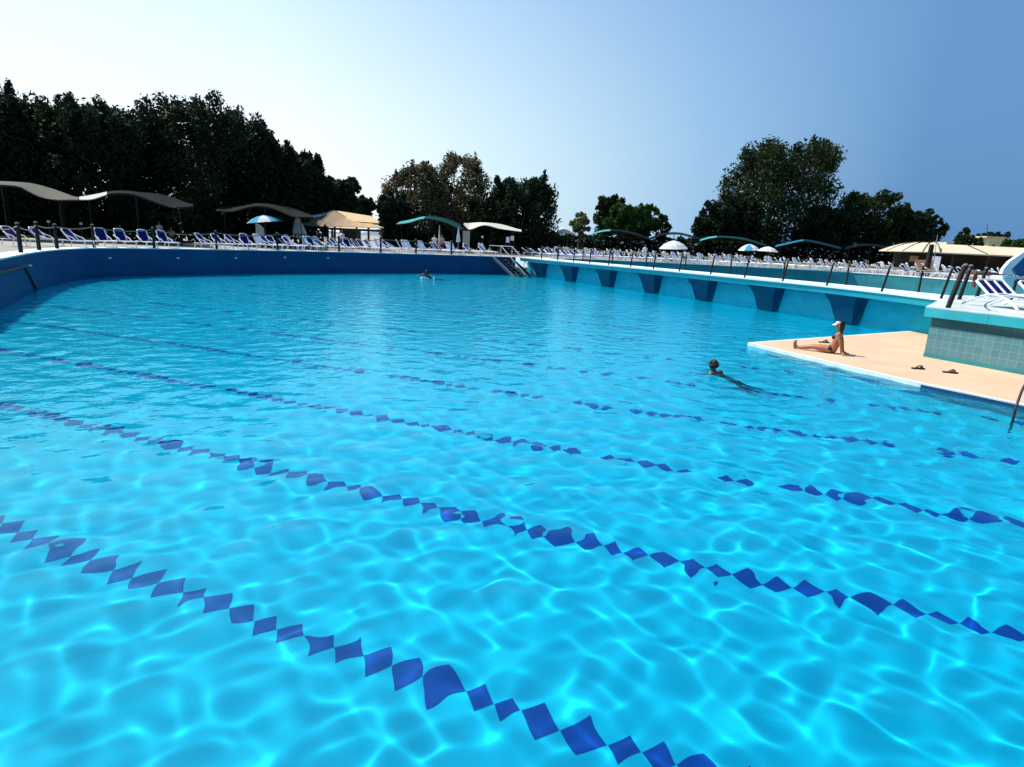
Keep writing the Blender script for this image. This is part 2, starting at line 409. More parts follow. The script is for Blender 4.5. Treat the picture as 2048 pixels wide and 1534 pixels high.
# ground: one sheet from the pool edges out to the horizon
mb = MB()
GL = offset(LEFT, 0.25) + [(1.0, 60.3)] + offset(FAR2, 0.25) + [(26, 12), (20, 6), (14, 0.8), (6, -2)]
cx, cy = 2.0, 20.0
rings = [1.0, 1.25, 1.7, 3.0, 8, 40, 220]
vs = []; n = len(GL)
for k in rings:
    for p in GL: vs.append((cx + (p[0]-cx)*k, cy + (p[1]-cy)*k, DECK-0.02))
fs = []
for i in range(len(rings)-1):
    for j in range(n):
        a, b = j, (j+1) % n
        fs.append((i*n+a, i*n+b, (i+1)*n+b, (i+1)*n+a)[::-1])
mb.add(vs, [f[::-1] for f in fs]); g = mb.build('ground', M['paving']); tag(g, kind='structure')
bm = bmesh.new(); bm.from_mesh(g.data); bmesh.ops.recalc_face_normals(bm, faces=bm.faces)
bm.normal_update()
if sum(f.normal.z for f in bm.faces) < 0: bmesh.ops.reverse_faces(bm, faces=bm.faces)
bm.to_mesh(g.data); bm.free()
# sea and hills far off, seen through the gap under the hut
mb = MB()
hx = np.linspace(-4200, 4200, 90)
top_ = 46 + 22*np.sin(hx*0.0017+0.4) + 12*np.sin(hx*0.0061) + 5*np.sin(hx*0.017)
mb.sheet([[(x, 4200, 0), (x, 4350, t_), (x, 4800, t_*0.7)] for x, t_ in zip(hx, top_)], 2.0)
tag(mb.build('hills', M['hill']), kind='structure')

# ------------------------------------------------------------------ pool walls and walkway
lw = thing('pool_wall', 'long curved dark blue pool wall in shade with a pale coping on top', 'pool wall')
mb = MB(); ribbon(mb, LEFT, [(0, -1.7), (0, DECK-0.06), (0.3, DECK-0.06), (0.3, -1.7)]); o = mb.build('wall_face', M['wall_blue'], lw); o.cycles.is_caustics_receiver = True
mb = MB(); ribbon(mb, LEFT, [(-0.05, DECK-0.06), (-0.05, DECK), (0.75, DECK), (0.75, DECK-0.05)]); mb.build('coping', M['coping'], lw)
for px, py in ((219, 516), (357, 516), (471, 516), (570, 515), (655, 516)):
    best = min(range(len(LEFT)*10-10), key=lambda i: abs(math.atan2(*along(LEFT, i*0.1)[0]) - math.atan2(*at(px, py, 0.9)[:2])) if i*0.1 < length(LEFT) else 9)
    p, d = along(LEFT, best*0.1); nrm = np.array([d[1], -d[0]])
    z = EYE + (at(px, py, 1.2) - Vector((0, 0, EYE))).z * math.hypot(*p)/math.hypot(*at(px, py, 1.2)[:2])
    mb = MB(); q = Vector((p[0], p[1], z)); nv = Vector((nrm[0], nrm[1], 0)); dv = Vector((d[0], d[1], 0))
    seg = 10; vs = []
    for r_, dep in ((0.075, 0.0), (0.075, 0.035), (0.04, 0.05)):
        for k in range(seg):
            a = 2*math.pi*k/seg; vs.append(q + nv*dep + dv*math.cos(a)*r_*1.4 + Vector((0, 0, math.sin(a)*r_*0.7)))
    fs = [(i*seg+k, i*seg+(k+1) % seg, (i+1)*seg+(k+1) % seg, (i+1)*seg+k) for i in range(2) for k in range(seg)] + [tuple(2*seg+k for k in range(seg))]
    mb.add(vs, fs, 0, True); mb.build('wall_lamp', M['lamp_glass'], lw)
# dark pipe: along the left wall, then down into the water
def on_left(px, py, out=0.06):
    best = min((i*0.1 for i in range(int(length(LEFT)*10))), key=lambda s: abs(math.atan2(*along(LEFT, s)[0]) - math.atan2(*at(px, py, 0.5)[:2])))
    p, d = along(LEFT, best); hd = at(px, py, 0.5)
    z = EYE + (hd.z-EYE)*math.hypot(*p)/math.hypot(hd.x, hd.y)
    return Vector((p[0]+d[1]*out, p[1]-d[0]*out, z))
mb = MB(); mb.tube([on_left(-90, 575), on_left(-40, 557), on_left(0, 545), on_left(22, 540), on_left(46, 533), on_left(58, 553), on_left(68, 576), on_left(72, 585)], 0.055, 0, 8)
tag(mb.build('pipe', M['dark_metal']), 'dark pipe bent down the curved blue wall into the water', 'pipe')
a_lamp = on_left(56, 531, 0.05)
mb = MB(); mb.lathe([(0.02, -0.03), (0.09, -0.02), (0.1, 0.02), (0.03, 0.04)], a_lamp, 12); mb.build('wall_lamp', M['lamp_glass'], lw)

wk = thing('walkway', 'long raised walkway on shade-darkened blue fins between two pools', 'walkway')
WALLL = offset(WALK, 0.85)
mb = MB(); ribbon(mb, WALLL, [(0, -1.7), (0, DECK-0.34), (0.3, DECK-0.34), (0.3, -1.7)]); o = mb.build('wall_face', M['walkway_wall'], wk); o.cycles.is_caustics_receiver = True
mb = MB(); ribbon(mb, WALK, [(0.06, DECK-0.335), (0.0, DECK-0.05), (0.5, DECK-0.05), (0.5, DECK-0.335)]); mb.build('fascia', M['fascia'], wk)
mb = MB(); ribbon(mb, WALK, [(-0.04, DECK-0.05), (-0.04, DECK+0.02), (2.6, DECK+0.02), (2.6, DECK-0.05)]); mb.build('deck', M['deck_top'], wk)
mb = MB(); ribbon(mb, offset(WALK, 2.2), [(0, -1.7), (0, DECK-0.05), (0.3, DECK-0.05), (0.3, -1.7)]); mb.build('back_wall', M['teal_wall'], wk)
mb = MB(); ribbon(mb, offset(WALK, 0.5), [(0, DECK-0.2), (0, DECK-0.05), (1.7, DECK-0.05), (1.7, DECK-0.2)]); mb.build('slab', M['fascia'], wk)
LW = length(WALK); s0 = LW - 6.2
fins = []
while s0 > 2: fins.append(s0); s0 -= 5.05
for s_ in fins:
    p, d = along(WALK, s_); nl = np.array([-d[1], d[0]]); mb = MB()
    def sec(sg):  # widens upwards to take in the slanted shade beside the fin
        u = [sg*x for x in (0.98, 0.98, 0.42, 0.46, 0.52, 0.72)]
        return [(p+nl*0.08+d*u[0], DECK-0.34), (p+nl*0.85+d*u[1], DECK-0.34), (p+nl*0.85+d*u[2], -1.25), (p+nl*0.62+d*u[3], -0.2), (p+nl*0.50+d*u[4], 0.25), (p+nl*0.30+d*u[5], 0.85)]
    A = sec(-1); B = sec(1)
    n = 6
    vs = [(q[0][0], q[0][1], q[1]) for q in A+B]
    fs = [tuple(range(n))[::-1], tuple(range(n, 2*n))] + [(i, (i+1) % n, n+(i+1) % n, n+i) for i in range(n)]
    mb.add(vs, fs); o = mb.build('fin', M['fin'], wk)
    bm = bmesh.new(); bm.from_mesh(o.data); bmesh.ops.recalc_face_normals(bm, faces=bm.faces); bm.to_mesh(o.data); bm.free()
fw2 = thing('pool_wall', 'teal pool wall of the second basin below the crowded loungers', 'pool wall')
mb = MB(); ribbon(mb, FAR2, [(0, -1.7), (0, DECK-0.08), (0.3, DECK-0.08), (0.3, -1.7)]); mb.build('wall_face', M['teal_wall'], fw2)
mb = MB(); ribbon(mb, FAR2, [(-0.04, DECK-0.08), (-0.04, DECK), (0.8, DECK), (0.8, DECK-0.08)]); mb.build('coping', M['coping'], fw2)
#SPLIT

# ------------------------------------------------------------------ beach platform and terrace on the right
PZ = 0.11
bp_ = thing('beach_platform', 'beige coated triangular beach platform just above the water', 'platform')
POLY = [(7.75, 19.75), (9.1, 16.3), (9.9, 14.35), (11.0, 12.45), (12.6, 9.6), (16.4, 12.0), (20, 20), (17.4, 25.0), (16.5, 25.15), (11.7, 22.2)]
mb = MB(); mb.prism(POLY, [0.0, -.02, -.02, -.02, -.02, -.02, -.02, -.02, -.02, -.02], PZ-0.004); mb.build('slab', M['slab_edge'], bp_)
ctr = np.mean(POLY, 0); inner = []
for i, p in enumerate(POLY):
    a, b, c_ = (np.array(POLY[i-1]), np.array(p), np.array(POLY[(i+1) % len(POLY)]))
    t1 = (b-a)/np.linalg.norm(b-a); t2 = (c_-b)/np.linalg.norm(c_-b)
    nn = np.array([-t1[1]-t2[1], t1[0]+t2[0]]); nn /= np.linalg.norm(nn)
    inner.append(tuple(b + nn*0.10/max(0.35, math.sqrt((1+float(t1@t2))/2))))
mb = MB(); mb.prism(inner, PZ-0.02, PZ, bottom=False); mb.build('coating', M['sand'], bp_)
mb = MB(); mb.prism([tuple(ctr + (np.array(p)-ctr)*0.90) for p in POLY], -1.6, -0.02); mb.build('plinth', M['walkway_wall'], bp_)
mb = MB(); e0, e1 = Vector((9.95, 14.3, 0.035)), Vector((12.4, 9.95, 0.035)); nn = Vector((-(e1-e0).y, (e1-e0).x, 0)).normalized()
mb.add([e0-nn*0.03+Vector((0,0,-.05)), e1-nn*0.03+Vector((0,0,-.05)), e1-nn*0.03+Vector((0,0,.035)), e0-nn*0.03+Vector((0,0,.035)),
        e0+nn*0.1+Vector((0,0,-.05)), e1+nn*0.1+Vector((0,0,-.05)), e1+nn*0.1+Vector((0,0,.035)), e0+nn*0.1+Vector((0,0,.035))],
       [(0,1,2,3),(7,6,5,4),(0,4,5,1),(3,2,6,7),(0,3,7,4),(1,5,6,2)]); mb.build('gap_shade_strip', M['gap_shade'], bp_)  # dark strip painted for the shaded gap under the slab edge

TZ = 1.64
tr = thing('terrace', 'raised terrace with green glass tiled wall standing on the beach platform', 'terrace')
c0 = Vector((12.75, 18.5, 0)); fd = Vector((0.42, -0.907, 0)).normalized(); fn = Vector((fd.y, -fd.x, 0))
if fn.x > 0: fn = -fn
TP = [c0, c0+fd*9, c0+fd*9+Vector((14, 3, 0)), Vector((30, 20, 0)), Vector((27, 29, 0)), Vector((18.4, 25.3, 0))]
mb = MB(); mb.prism([(p.x, p.y) for p in TP], -1.6, TZ-0.30); mb.build('body', M['teal_wall'], tr)
# tiled face: three bands, one slightly proud of the next
def tiled(a, b, z0, z1, proud, name):
    L = (b-a).length; me_mb = MB(); n_ = fn
    vs = [a+n_*proud+Vector((0,0,z0)), b+n_*proud+Vector((0,0,z0)), b+n_*proud+Vector((0,0,z1)), a+n_*proud+Vector((0,0,z1)),
          a-n_*0.05+Vector((0,0,z0)), b-n_*0.05+Vector((0,0,z0)), b-n_*0.05+Vector((0,0,z1)), a-n_*0.05+Vector((0,0,z1))]
    me_mb.add(vs, [(0,1,2,3),(3,2,6,7),(0,3,7,4),(1,5,6,2),(0,4,5,1)])
    o = me_mb.build(name, M['tile'], tr); uv = o.data.uv_layers.new(name='uv')
    for lp in o.data.loops:
        co_ = Vector(o.data.vertices[lp.vertex_index].co); uv.data[lp.index].uv = ((co_-a).dot(fd), co_.z)
    bm = bmesh.new(); bm.from_mesh(o.data); bmesh.ops.recalc_face_normals(bm, faces=bm.faces)
    bm.faces.ensure_lookup_table()
    bm.to_mesh(o.data); bm.free(); return o
tiled(c0+fd*0.05, c0+fd*8.8, PZ+0.12, 1.06, 0.03, 'tiled_wall')
tiled(c0+fd*0.05, c0+fd*8.8, 1.06, TZ-0.30, 0.0, 'tile_band')
mb = MB(); q = [c0+fd*0.02+fn*0.06, c0+fd*8.9+fn*0.06, c0+fd*8.9-fn*0.2, c0+fd*0.02-fn*0.2]; mb.prism([(p.x, p.y) for p in q], PZ, PZ+0.12); mb.build('skirting', M['teal_wall'], tr)
TQ = [c0+fn*0.16-fd*0.14, c0+fd*9+fn*0.16, TP[2], TP[3], TP[4], TP[5]+Vector((-.2, .3, 0))]
mb = MB(); mb.prism([(p.x, p.y) for p in TQ], TZ-0.30, TZ-0.03); mb.build('fascia', M['fascia'], tr)
mb = MB(); mb.prism([(p.x, p.y) for p in TQ], TZ-0.03, TZ); mb.build('deck', M['terrace_top'], tr)
for k in range(3):
    p = c0+fd*(1.6+2.6*k)+fn*0.163; mb = MB(); mb.prism([(p.x, p.y), (p.x+fd.x*.012, p.y+fd.y*.012), (p.x+fd.x*.012-fn.x*.02, p.y+fd.y*.012-fn.y*.02), (p.x-fn.x*.02, p.y-fn.y*.02)], TZ-0.295, TZ-0.035)
    mb.build('joint', M['teal_wall'], tr)

# pool handrail at the near end of the platform
a = at(2025, 842, 0.0); mb = MB()
b_ = at(2052, 800, PZ); dv = (b_-a)
pts = spline([(a.x, a.y, -1.0), (a.x, a.y, 0.0), (a.x+dv.x*.05, a.y+dv.y*.05, 0.35), (a.x+dv.x*.3, a.y+dv.y*.3, 0.60), (a.x+dv.x*.8, a.y+dv.y*.8, 0.62), (a.x+dv.x*1.1, a.y+dv.y*1.1, 0.45), (a.x+dv.x*1.15, a.y+dv.y*1.15, PZ)], 5)
mb.tube(pts, 0.024, 0, 10); tag(mb.build('handrail', M['dark_metal']), 'curved steel pool handrail at the corner of the beige platform', 'handrail')

# ------------------------------------------------------------------ stairs in the far corner
st = thing('pool_stairs', 'steep pool stairs with steel handrails in the far corner', 'stairs')
T0 = Vector((-1.5, 58.6, DECK)); B0 = Vector((0.9, 55.6, -0.25)); side = Vector((0.80, 0.60, 0)).normalized()
for k, o_ in enumerate((-1.05, 0.0, 1.05)):
    mb = MB(); a = T0+side*o_; b = B0+side*o_; th = Vector((0, 0, .16)); s_ = side*0.04
    vs = [a-s_, a+s_, b+s_, b-s_, a-s_-th*1.6, a+s_-th*1.6, b+s_-th*1.6, b-s_-th*1.6]
    mb.add(vs, [(0,3,2,1),(4,5,6,7),(0,1,5,4),(1,2,6,5),(2,3,7,6),(3,0,4,7)]); mb.build('stringer', M['steel' if k == 0 else 'dark_metal'], st)
for k in range(8):
    u = (k+0.5)/8; p = T0.lerp(B0, u); mb = MB(); d_ = (B0-T0); d_.z = 0; d_.normalize()
    q = [p-side*1.0-d_*.13, p+side*1.0-d_*.13, p+side*1.0+d_*.13, p-side*1.0+d_*.13]
    mb.prism([(v.x, v.y) for v in q], p.z-0.04, p.z); mb.build('tread', M['dark_metal'], st)
up = Vector((0, 0, 1))
for o_ in (-0.15, 1.15):
    mb = MB(); a = T0+side*o_; b = B0+side*o_; d_ = (T0-B0); d_.z = 0; d_.normalize()
    mb.tube([a+d_*1.9+up*0.95, a+up*0.95, b+up*0.35, b+up*0.0], 0.035, 0, 8)
    for u in (0.0, 0.5): mb.tube([a.lerp(b, u)+up*(0.95-0.6*u), a.lerp(b, u)], 0.025, 0, 6)
    mb.tube([a+d_*1.9+up*0.95, a+d_*1.9], 0.025, 0, 6)
    mb.build('handrail', M['steel'], st)

# ------------------------------------------------------------------ rope fences
def rope_fence(name, label, posts, h, sag, mrope, rad=0.055, lean=None, rope_z=0.92, knob=True):
    t = thing(name, label, 'fence'); tops = []
    for i, p in enumerate(posts):
        p = Vector(p); l = lean(i, p) if lean else Vector((0, 0, 0)); hh = h*(1+random.uniform(-.05, .05))
        mb = MB(); q = p+Vector((l.x, l.y, hh))
        mb.tube([p, p.lerp(q, .5), q], [rad, rad*0.95, rad*0.9], 0, 8)
        o = mb.build('post', M['dark_post'], t); tops.append(p.lerp(q, rope_z))
        if knob:
            mb = MB(); mb.lathe([(0.0, -.02), (rad*1.02, 0), (rad*.95, 0.03), (rad*.6, 0.055), (0.0, 0.065)], q, 8); mb.build('post_cap', M['rope'], o)
    for a, b in zip(tops[:-1], tops[1:]):
        if (a-b).length > 9: continue
        mb = MB(); s_ = sag*random.uniform(.5, 1.4)
        mb.tube([a.lerp(b, u)-Vector((0, 0, 4*s_*u*(1-u))) for u in np.linspace(0, 1, 9)], 0.030 if rad > .05 else 0.02, 0, 5); mb.build('rope', mrope, t)
    return t
lposts = []
for px in (3, 56, 91, 127, 198, 314, 437, 560, 680, 765, 835, 905):
    a = math.atan2(*at(px, 500, DECK)[:2]); s_ = min((i*0.1 for i in range(int(length(LEFT)*10))), key=lambda s: abs(math.atan2(*along(LEFT, s)[0])-a))
    p, d = along(LEFT, s_); lposts.append((p[0]-d[1]*0.25, p[1]+d[0]*0.25, DECK-0.001))
rope_fence('rope_fence', 'dark post and sagging rope fence along the left deck above the blue wall', lposts, 1.25, 0.16, M['rope'], 0.085)
wposts = [tuple(at(px, py, DECK+0.02)) for px, py in ((1083, 516.5), (1115, 519), (1147, 522), (1179, 526), (1217, 530), (1261, 535), (1306, 540.5), (1358, 546), (1421, 552), (1488, 559.5), (1565, 568), (1653, 576), (1762, 586), (1880, 600.5))]
def snap(p, off):
    best = min((i*0.05 for i in range(int(length(WALK)*20))), key=lambda s: abs(math.atan2(*along(offset(WALK, off), s)[0])-math.atan2(p[0], p[1])))
    q, d = along(offset(WALK, off), best); return (q[0], q[1], DECK+0.019)
wposts = [snap(p, 0.12) for p in wposts]
rope_fence('rope_fence', 'dark post and rope fence on the pool side edge of the walkway', wposts, 1.12, 0.05, M['rope'], 0.05, lean=lambda i, p: Vector((0.03*i/2, 0, 0)))
wback = [snap((0.12*i+math.sin(R(a_)), math.cos(R(a_)), 0), 2.4) for i, a_ in enumerate(()) ]
L2 = offset(WALK, 2.42); wb = []
s_ = 3.0
while s_ < length(L2)-0.4:
    q, d = along(L2, s_); wb.append((q[0], q[1], DECK+0.019)); s_ += 4.1
rope_fence('rope_fence', 'dark post and rope fence on the far edge of the walkway', wb, 1.12, 0.05, M['rope'], 0.05)
tp = [at(1883, 611, TZ), at(1935, 618, TZ)+Vector((0.9, 1.9, 0)), Vector((16.2, 21.3, TZ))]
tposts = [Vector((c0.x+.35, c0.y-.12, TZ)), Vector((14.7, 20.6, TZ)), Vector((16.6, 22.8, TZ)), Vector((18.9, 25.0, TZ))]
rope_fence('rope_fence', 'leaning dark posts with a rope at the corner of the raised terrace', [tuple(p-Vector((0,0,.001))) for p in tposts], 1.22, 0.05, M['rope'], 0.07, lean=lambda i, p: Vector((0.30-.04*i, 0.05, 0)))

# ------------------------------------------------------------------ sun loungers
def lounger_parts(back_deg=48, sling='navy', arms=True, seat='white'):
    """Foot end towards +X, head end at x=0; parts as (name, MB, material)."""
    out = []
    hx, zs, L, W = 0.72, 0.36, 1.92, 0.62
    bl = 0.82; ca, sa = math.cos(R(back_deg)), math.sin(R(back_deg))
    f = MB()
    for y in (-W/2, W/2):
        f.tube([(hx-.55, y, zs), (hx, y, zs), (L-.08, y, zs), (L, y*0.9, zs-.01)], 0.028, 0, 6)
    f.tube([(L, -W/2*.9, zs-.01), (L, W/2*.9, zs-.01)], 0.028, 0, 6)
    out.append(('frame', f, M['white']))
    b = MB()
    def bp(u, y): return (hx-u*bl*ca, y, zs+0.03+u*bl*sa)
    b.tube([bp(0, -W/2+.02), bp(.5, -W/2+.01), bp(.86, -W/2+.03), bp(.98, -W/2+.12), bp(1, 0), bp(.98, W/2-.12), bp(.86, W/2-.03), bp(.5, W/2-.01), bp(0, W/2-.02)], 0.036, 0, 6)
    out.append(('back_frame', b, M['white']))
    s = MB(); s.sheet([[bp(u, y) for y in np.linspace(-W/2+.03, W/2-.03, 4)] for u in (0.02, .3, .6, .96)][::-1], 0.02); out.append(('backrest', s, M[sling]))
    s = MB(); s.sheet([[(x, y, zs+.012-.02*math.sin((x-hx)/(L-hx)*math.pi)) for y in np.linspace(-W/2+.02, W/2-.02, 4)] for x in np.linspace(hx-.02, L-.02, 7)], 0.03); out.append(('seat', s, M[seat]))
    for x, dx in ((0.30, -.10), (1.62, .12)):
        for y in (-W/2, W/2):
            l = MB(); l.tube([(x, y, zs), (x+dx*.5, y*1.02, zs*.5), (x+dx, y*1.03, 0.0)], [0.03, 0.026, 0.024], 0, 6); out.append(('leg', l, M['white']))
    if arms:
        for y in (-W/2-.03, W/2+.03):
            a = MB(); a.tube([(hx-.30, y, zs+.36), (hx-.05, y, zs+.24), (hx+.22, y, zs+.17), (hx+.42, y, zs)], 0.026, 0, 6); out.append(('armrest', a, M['white']))
    return out
def make_lounger(label, group, **k):
    t = thing('sun_lounger', label, 'sun lounger', group=group)
    for nm, mb_, mt in lounger_parts(**k): mb_.build(nm, mt, t)
    return t
def flat_lounger(name, label, group, **k):                    # one mesh, for the crowd far away
    allm = MB(); mats = []
    for nm, mb_, mt in lounger_parts(arms=False, **k):
        if mt not in mats: mats.append(mt)
        allm.add(mb_.v, mb_.f, mats.index(mt), False)
    o = allm.build(name, mats); return tag(o, label, 'sun lounger', group)
GA = 'sun loungers along the left pool deck'
proto = make_lounger('navy and white sun lounger beside the leftmost fence posts', GA)
proto2 = make_lounger('navy and white sun lounger with a steep backrest at the deck edge', GA, back_deg=60)
row1 = [  # image x of the head end, distance behind the pool edge, turn, label
 (9, 2.6, -8, 'navy and white sun lounger with a yellow towel, leftmost in the frame'),
 (62, 2.5, -4, 'white sun lounger with a grey towel between the fence posts at far left'),
 (128, 1.0, -6, 'navy and white sun lounger just right of the third fence post'),
 (196, 1.0, -34, 'navy lounger right behind the thick fence post, left one of a close pair'),
 (233, 1.1, -30, 'navy lounger turned to the pool, right one of a close pair under the second awning'),
 (281, 1.0, -36, 'navy lounger turned to the pool below the right end of the second awning'),
 (318, 1.1, -28, 'navy lounger hidden partly by a fence post below the tip of the second awning'),
 (390, 1.0, -10, 'white framed navy lounger alone between the second and third awnings'),
 (424, 1.0, -24, 'navy lounger behind the fence post left of the blue and white parasol'),
 (448, 1.3, -8, 'white framed navy lounger left of the blue and white parasol'),
 (482, 1.1, -40, 'navy lounger with its back turned, just below the blue and white parasol'),
 (520, 1.4, -12, 'dark navy lounger in the shade under the blue and white parasol'),
 (563, 1.4, -14, 'navy lounger between the parasol and the closed white parasol'),
 (612, 1.0, -30, 'dark navy lounger on the deck below the closed white parasol'),
 (656, 1.0, -12, 'round backed navy lounger in front of the thatched hut'),
 (686, 1.0, -40, 'navy lounger in front of the right half of the thatched hut'),
 (724, 1.4, -14, 'navy lounger at the right end of the thatched hut'),
 (762, 1.2, -20, 'navy lounger at the foot of the brown leaved trees')]
for i, (px, back, turn, lab) in enumerate(row1):
    a = math.atan2(*at(px, 495, DECK)[:2]); s_ = min((k*0.1 for k in range(int(length(LEFT)*10))), key=lambda s: abs(math.atan2(*along(LEFT, s)[0])-a))
    back = (3.0 if px < 110 else 2.2 if turn < -25 else 1.75) + (back-1.0)*0.4
    ln = offset(LEFT, back); s_ = min((k*0.1 for k in range(int(length(ln)*10))), key=lambda s: abs(math.atan2(*along(ln, s)[0])-a))
    p, d = along(ln, s_); loc = (p[0], p[1], DECK)
    src = proto2 if turn < -25 else proto
    if i == 0: proto.location = loc; proto.rotation_euler = (0, 0, R(turn)); proto['label'] = lab; o = proto
    elif i == 3: proto2.location = loc; proto2.rotation_euler = (0, 0, R(turn)); proto2['label'] = lab; o = proto2
    else: o = dup(src, loc, R(turn), lab, GA)
    if i == 0: first = Matrix.Translation(loc) @ Matrix.Rotation(R(turn), 4, 'Z')
    if i == 1: second = Matrix.Translation(loc) @ Matrix.Rotation(R(turn), 4, 'Z')
def towel(mtx, pts_x, mt, name, label, w_=0.5):
    mb = MB(); rows = [[mtx @ Vector((x, y + .03*math.sin(x*5), z + 0.012*math.sin(x*9+y*6))) for y in np.linspace(-w_/2-.16, w_/2, 6)] for x, z in pts_x]
    mb.sheet(rows, 0.015); return tag(mb.build(name, mt), label, 'towel')
towel(first, [(0.75, .42), (1.0, .425), (1.3, .42), (1.6, .42), (1.85, .42), (1.93, .42)], M['yellow_towel'], 'towel', 'yellow towel spread over the leftmost sun lounger')
towel(second, [(0.3, .78), (0.5, .62), (0.7, .43), (1.0, .43), (1.3, .42), (1.6, .42)], M['grey_cloth'], 'towel', 'grey white towel over a lounger between the left fence posts')

fa = flat_lounger('sun_lounger', 'white and navy lounger', 'x'); fb = flat_lounger('sun_lounger', 'white and navy lounger', 'x', back_deg=30, seat='navy'); fc = flat_lounger('sun_lounger', 'white lounger', 'x', back_deg=60, sling='white')
used = set()
def crowd(o, loc, rz, lab, group):
    if o.name not in used:
        used.add(o.name); o.location = loc; o.rotation_euler = (0, 0, rz); o['label'] = lab; o['group'] = group; return o
    c_ = o.copy(); C.objects.link(c_); c_.location = loc; c_.rotation_euler = (0, 0, rz); c_['label'] = lab; c_['group'] = group; return c_
rg = random.Random(3)
rows = ['front', 'second', 'third', 'back']
for r_ in range(3):                               # left deck: further rows behind, and the part up to the stairs
    px = 480 + r_*25
    while px < 985:
        if not (r_ == 0 and px < 785):
            a = math.atan2(*at(px, 495, DECK)[:2]); s_ = min((k*0.2 for k in range(int(length(LEFT)*5))), key=lambda s: abs(math.atan2(*along(LEFT, s)[0])-a))
            p, d = along(LEFT, s_); k = 1+(2.2+2.3*r_+rg.uniform(-.2, .2))/np.hypot(*p)
            where = 'behind the parasol' if px < 640 else 'in front of the hut' if px < 770 else 'below the teal awning' if px < 925 else 'by the pool stairs'
            crowd(rg.choice((fa, fb, fc)), (p[0]*k, p[1]*k, DECK), R(rg.uniform(-45, 10)), f'small white and navy lounger, {rows[r_]} row of the left deck, {where}', f'loungers in the {rows[r_]} row {where}')
        px += rg.uniform(26, 34)
FL = length(FAR2)
for r_ in range(4):                               # the crowded deck across the second basin
    line = offset(FAR2, 0.35 + 2.0*r_); s_ = 1.5+r_*.4; LL = length(line)
    while s_ < LL-2:
        p, d = along(line, s_); az = math.degrees(math.atan2(p[0], p[1]))
        if az < 41:
            where = 'near the corner' if az < 9 else 'by the open white parasol' if az < 19 else 'by the touching parasols' if az < 27 else 'by the long roof'
            crowd(rg.choice((fa, fb, fb, fc)), (p[0]+rg.uniform(-.15, .15), p[1]+rg.uniform(-.2, .2), DECK), R(rg.uniform(-60, 5)), f'white and navy lounger, {rows[r_]} row beyond the second basin, {where}', f'{rows[r_]} row loungers across the second basin {where}')
        s_ += rg.uniform(1.0, 1.7)

# the near lounger on the terrace: three navy panels in a white back, long bowed legs
tl = thing('sun_lounger', 'white lounger with three navy back panels on the raised terrace', 'sun lounger', (0, 0, 0))
def tpt(px, py, dep): return pt(px, py, dep)
base = at(1966, 610, TZ); ax = Vector((math.cos(R(-80)), math.sin(R(-80)), 0)); ay = Vector((-ax.y, ax.x, 0))
tl.location = base; tl.rotation_euler = (0, 0, math.atan2(ax.y, ax.x)); tl.scale = (1.2, 1.5, 1.0); TLM = Matrix.LocRotScale(base, tl.rotation_euler, tl.scale)
W2 = 0.70; hx = 0.55; zs = 0.34; bl = 0.74
def bq(u, y): return (hx-u*bl*0.74, y, zs+u*bl*0.67)
mb = MB()
mb.tube([bq(0, -W2/2), bq(.9, -W2/2), bq(1, -W2/2+.08), bq(1, W2/2-.08), bq(.9, W2/2), bq(0, W2/2)], 0.034, 0, 8)
for y in (-.12, .12): mb.tube([bq(0, y), bq(1, y)], 0.03, 0, 8)
mb.tube([bq(.02, -W2/2), bq(.02, W2/2)], 0.036, 0, 8); mb.build('back_frame', M['white'], tl)
for y0, y1 in ((-W2/2+.02, -.14), (-.10, .10), (.14, W2/2-.02)):
    mb = MB(); mb.sheet([[bq(u, y) for y in (y0, (y0+y1)/2, y1)] for u in (.95, .5, .05)], 0.02); mb.build('back_panel', M['navy'], tl)
mb = MB(); mb.sheet([[(x, y, zs+0.05*math.sin((x-.5)*2.2)) for y in np.linspace(-W2/2, W2/2, 5)] for x in np.linspace(hx, 1.95, 10)], 0.04); mb.build('seat', M['white'], tl)
for y in (-W2/2-.03, W2/2+.03):
    mb = MB(); mb.tube(spline([(-0.25, y, 0.0), (0.1, y, 0.2), (0.45, y, zs+.02), (0.75, y, zs+.06), (1.05, y, zs-.04), (1.3, y, 0.12), (1.42, y, 0.0)], 4), 0.033, 0, 8); mb.build('leg', M['white'], tl)
mb = MB(); rowsT = [[(x, y, zs+.075+0.05*math.sin((x-.5)*2.2)+.02*math.sin(y*23+x*5)) for y in np.linspace(-W2/2-.05, W2/2-.03, 12)] for x in np.linspace(.75, 1.9, 14)]
mb.sheet(rowsT, 0.02); o = mb.build('towel', M['stripe_towel']); o.matrix_world = TLM; tag(o, 'rumpled grey and white towel on the terrace lounger', 'towel')
t2 = dup(tl, base+ax*0.4+Vector((1.75, .9, 0)), math.atan2(ax.y, ax.x), 'white lounger behind the three panel lounger, at the right edge of the terrace')
t2.rotation_mode = 'XYZ'

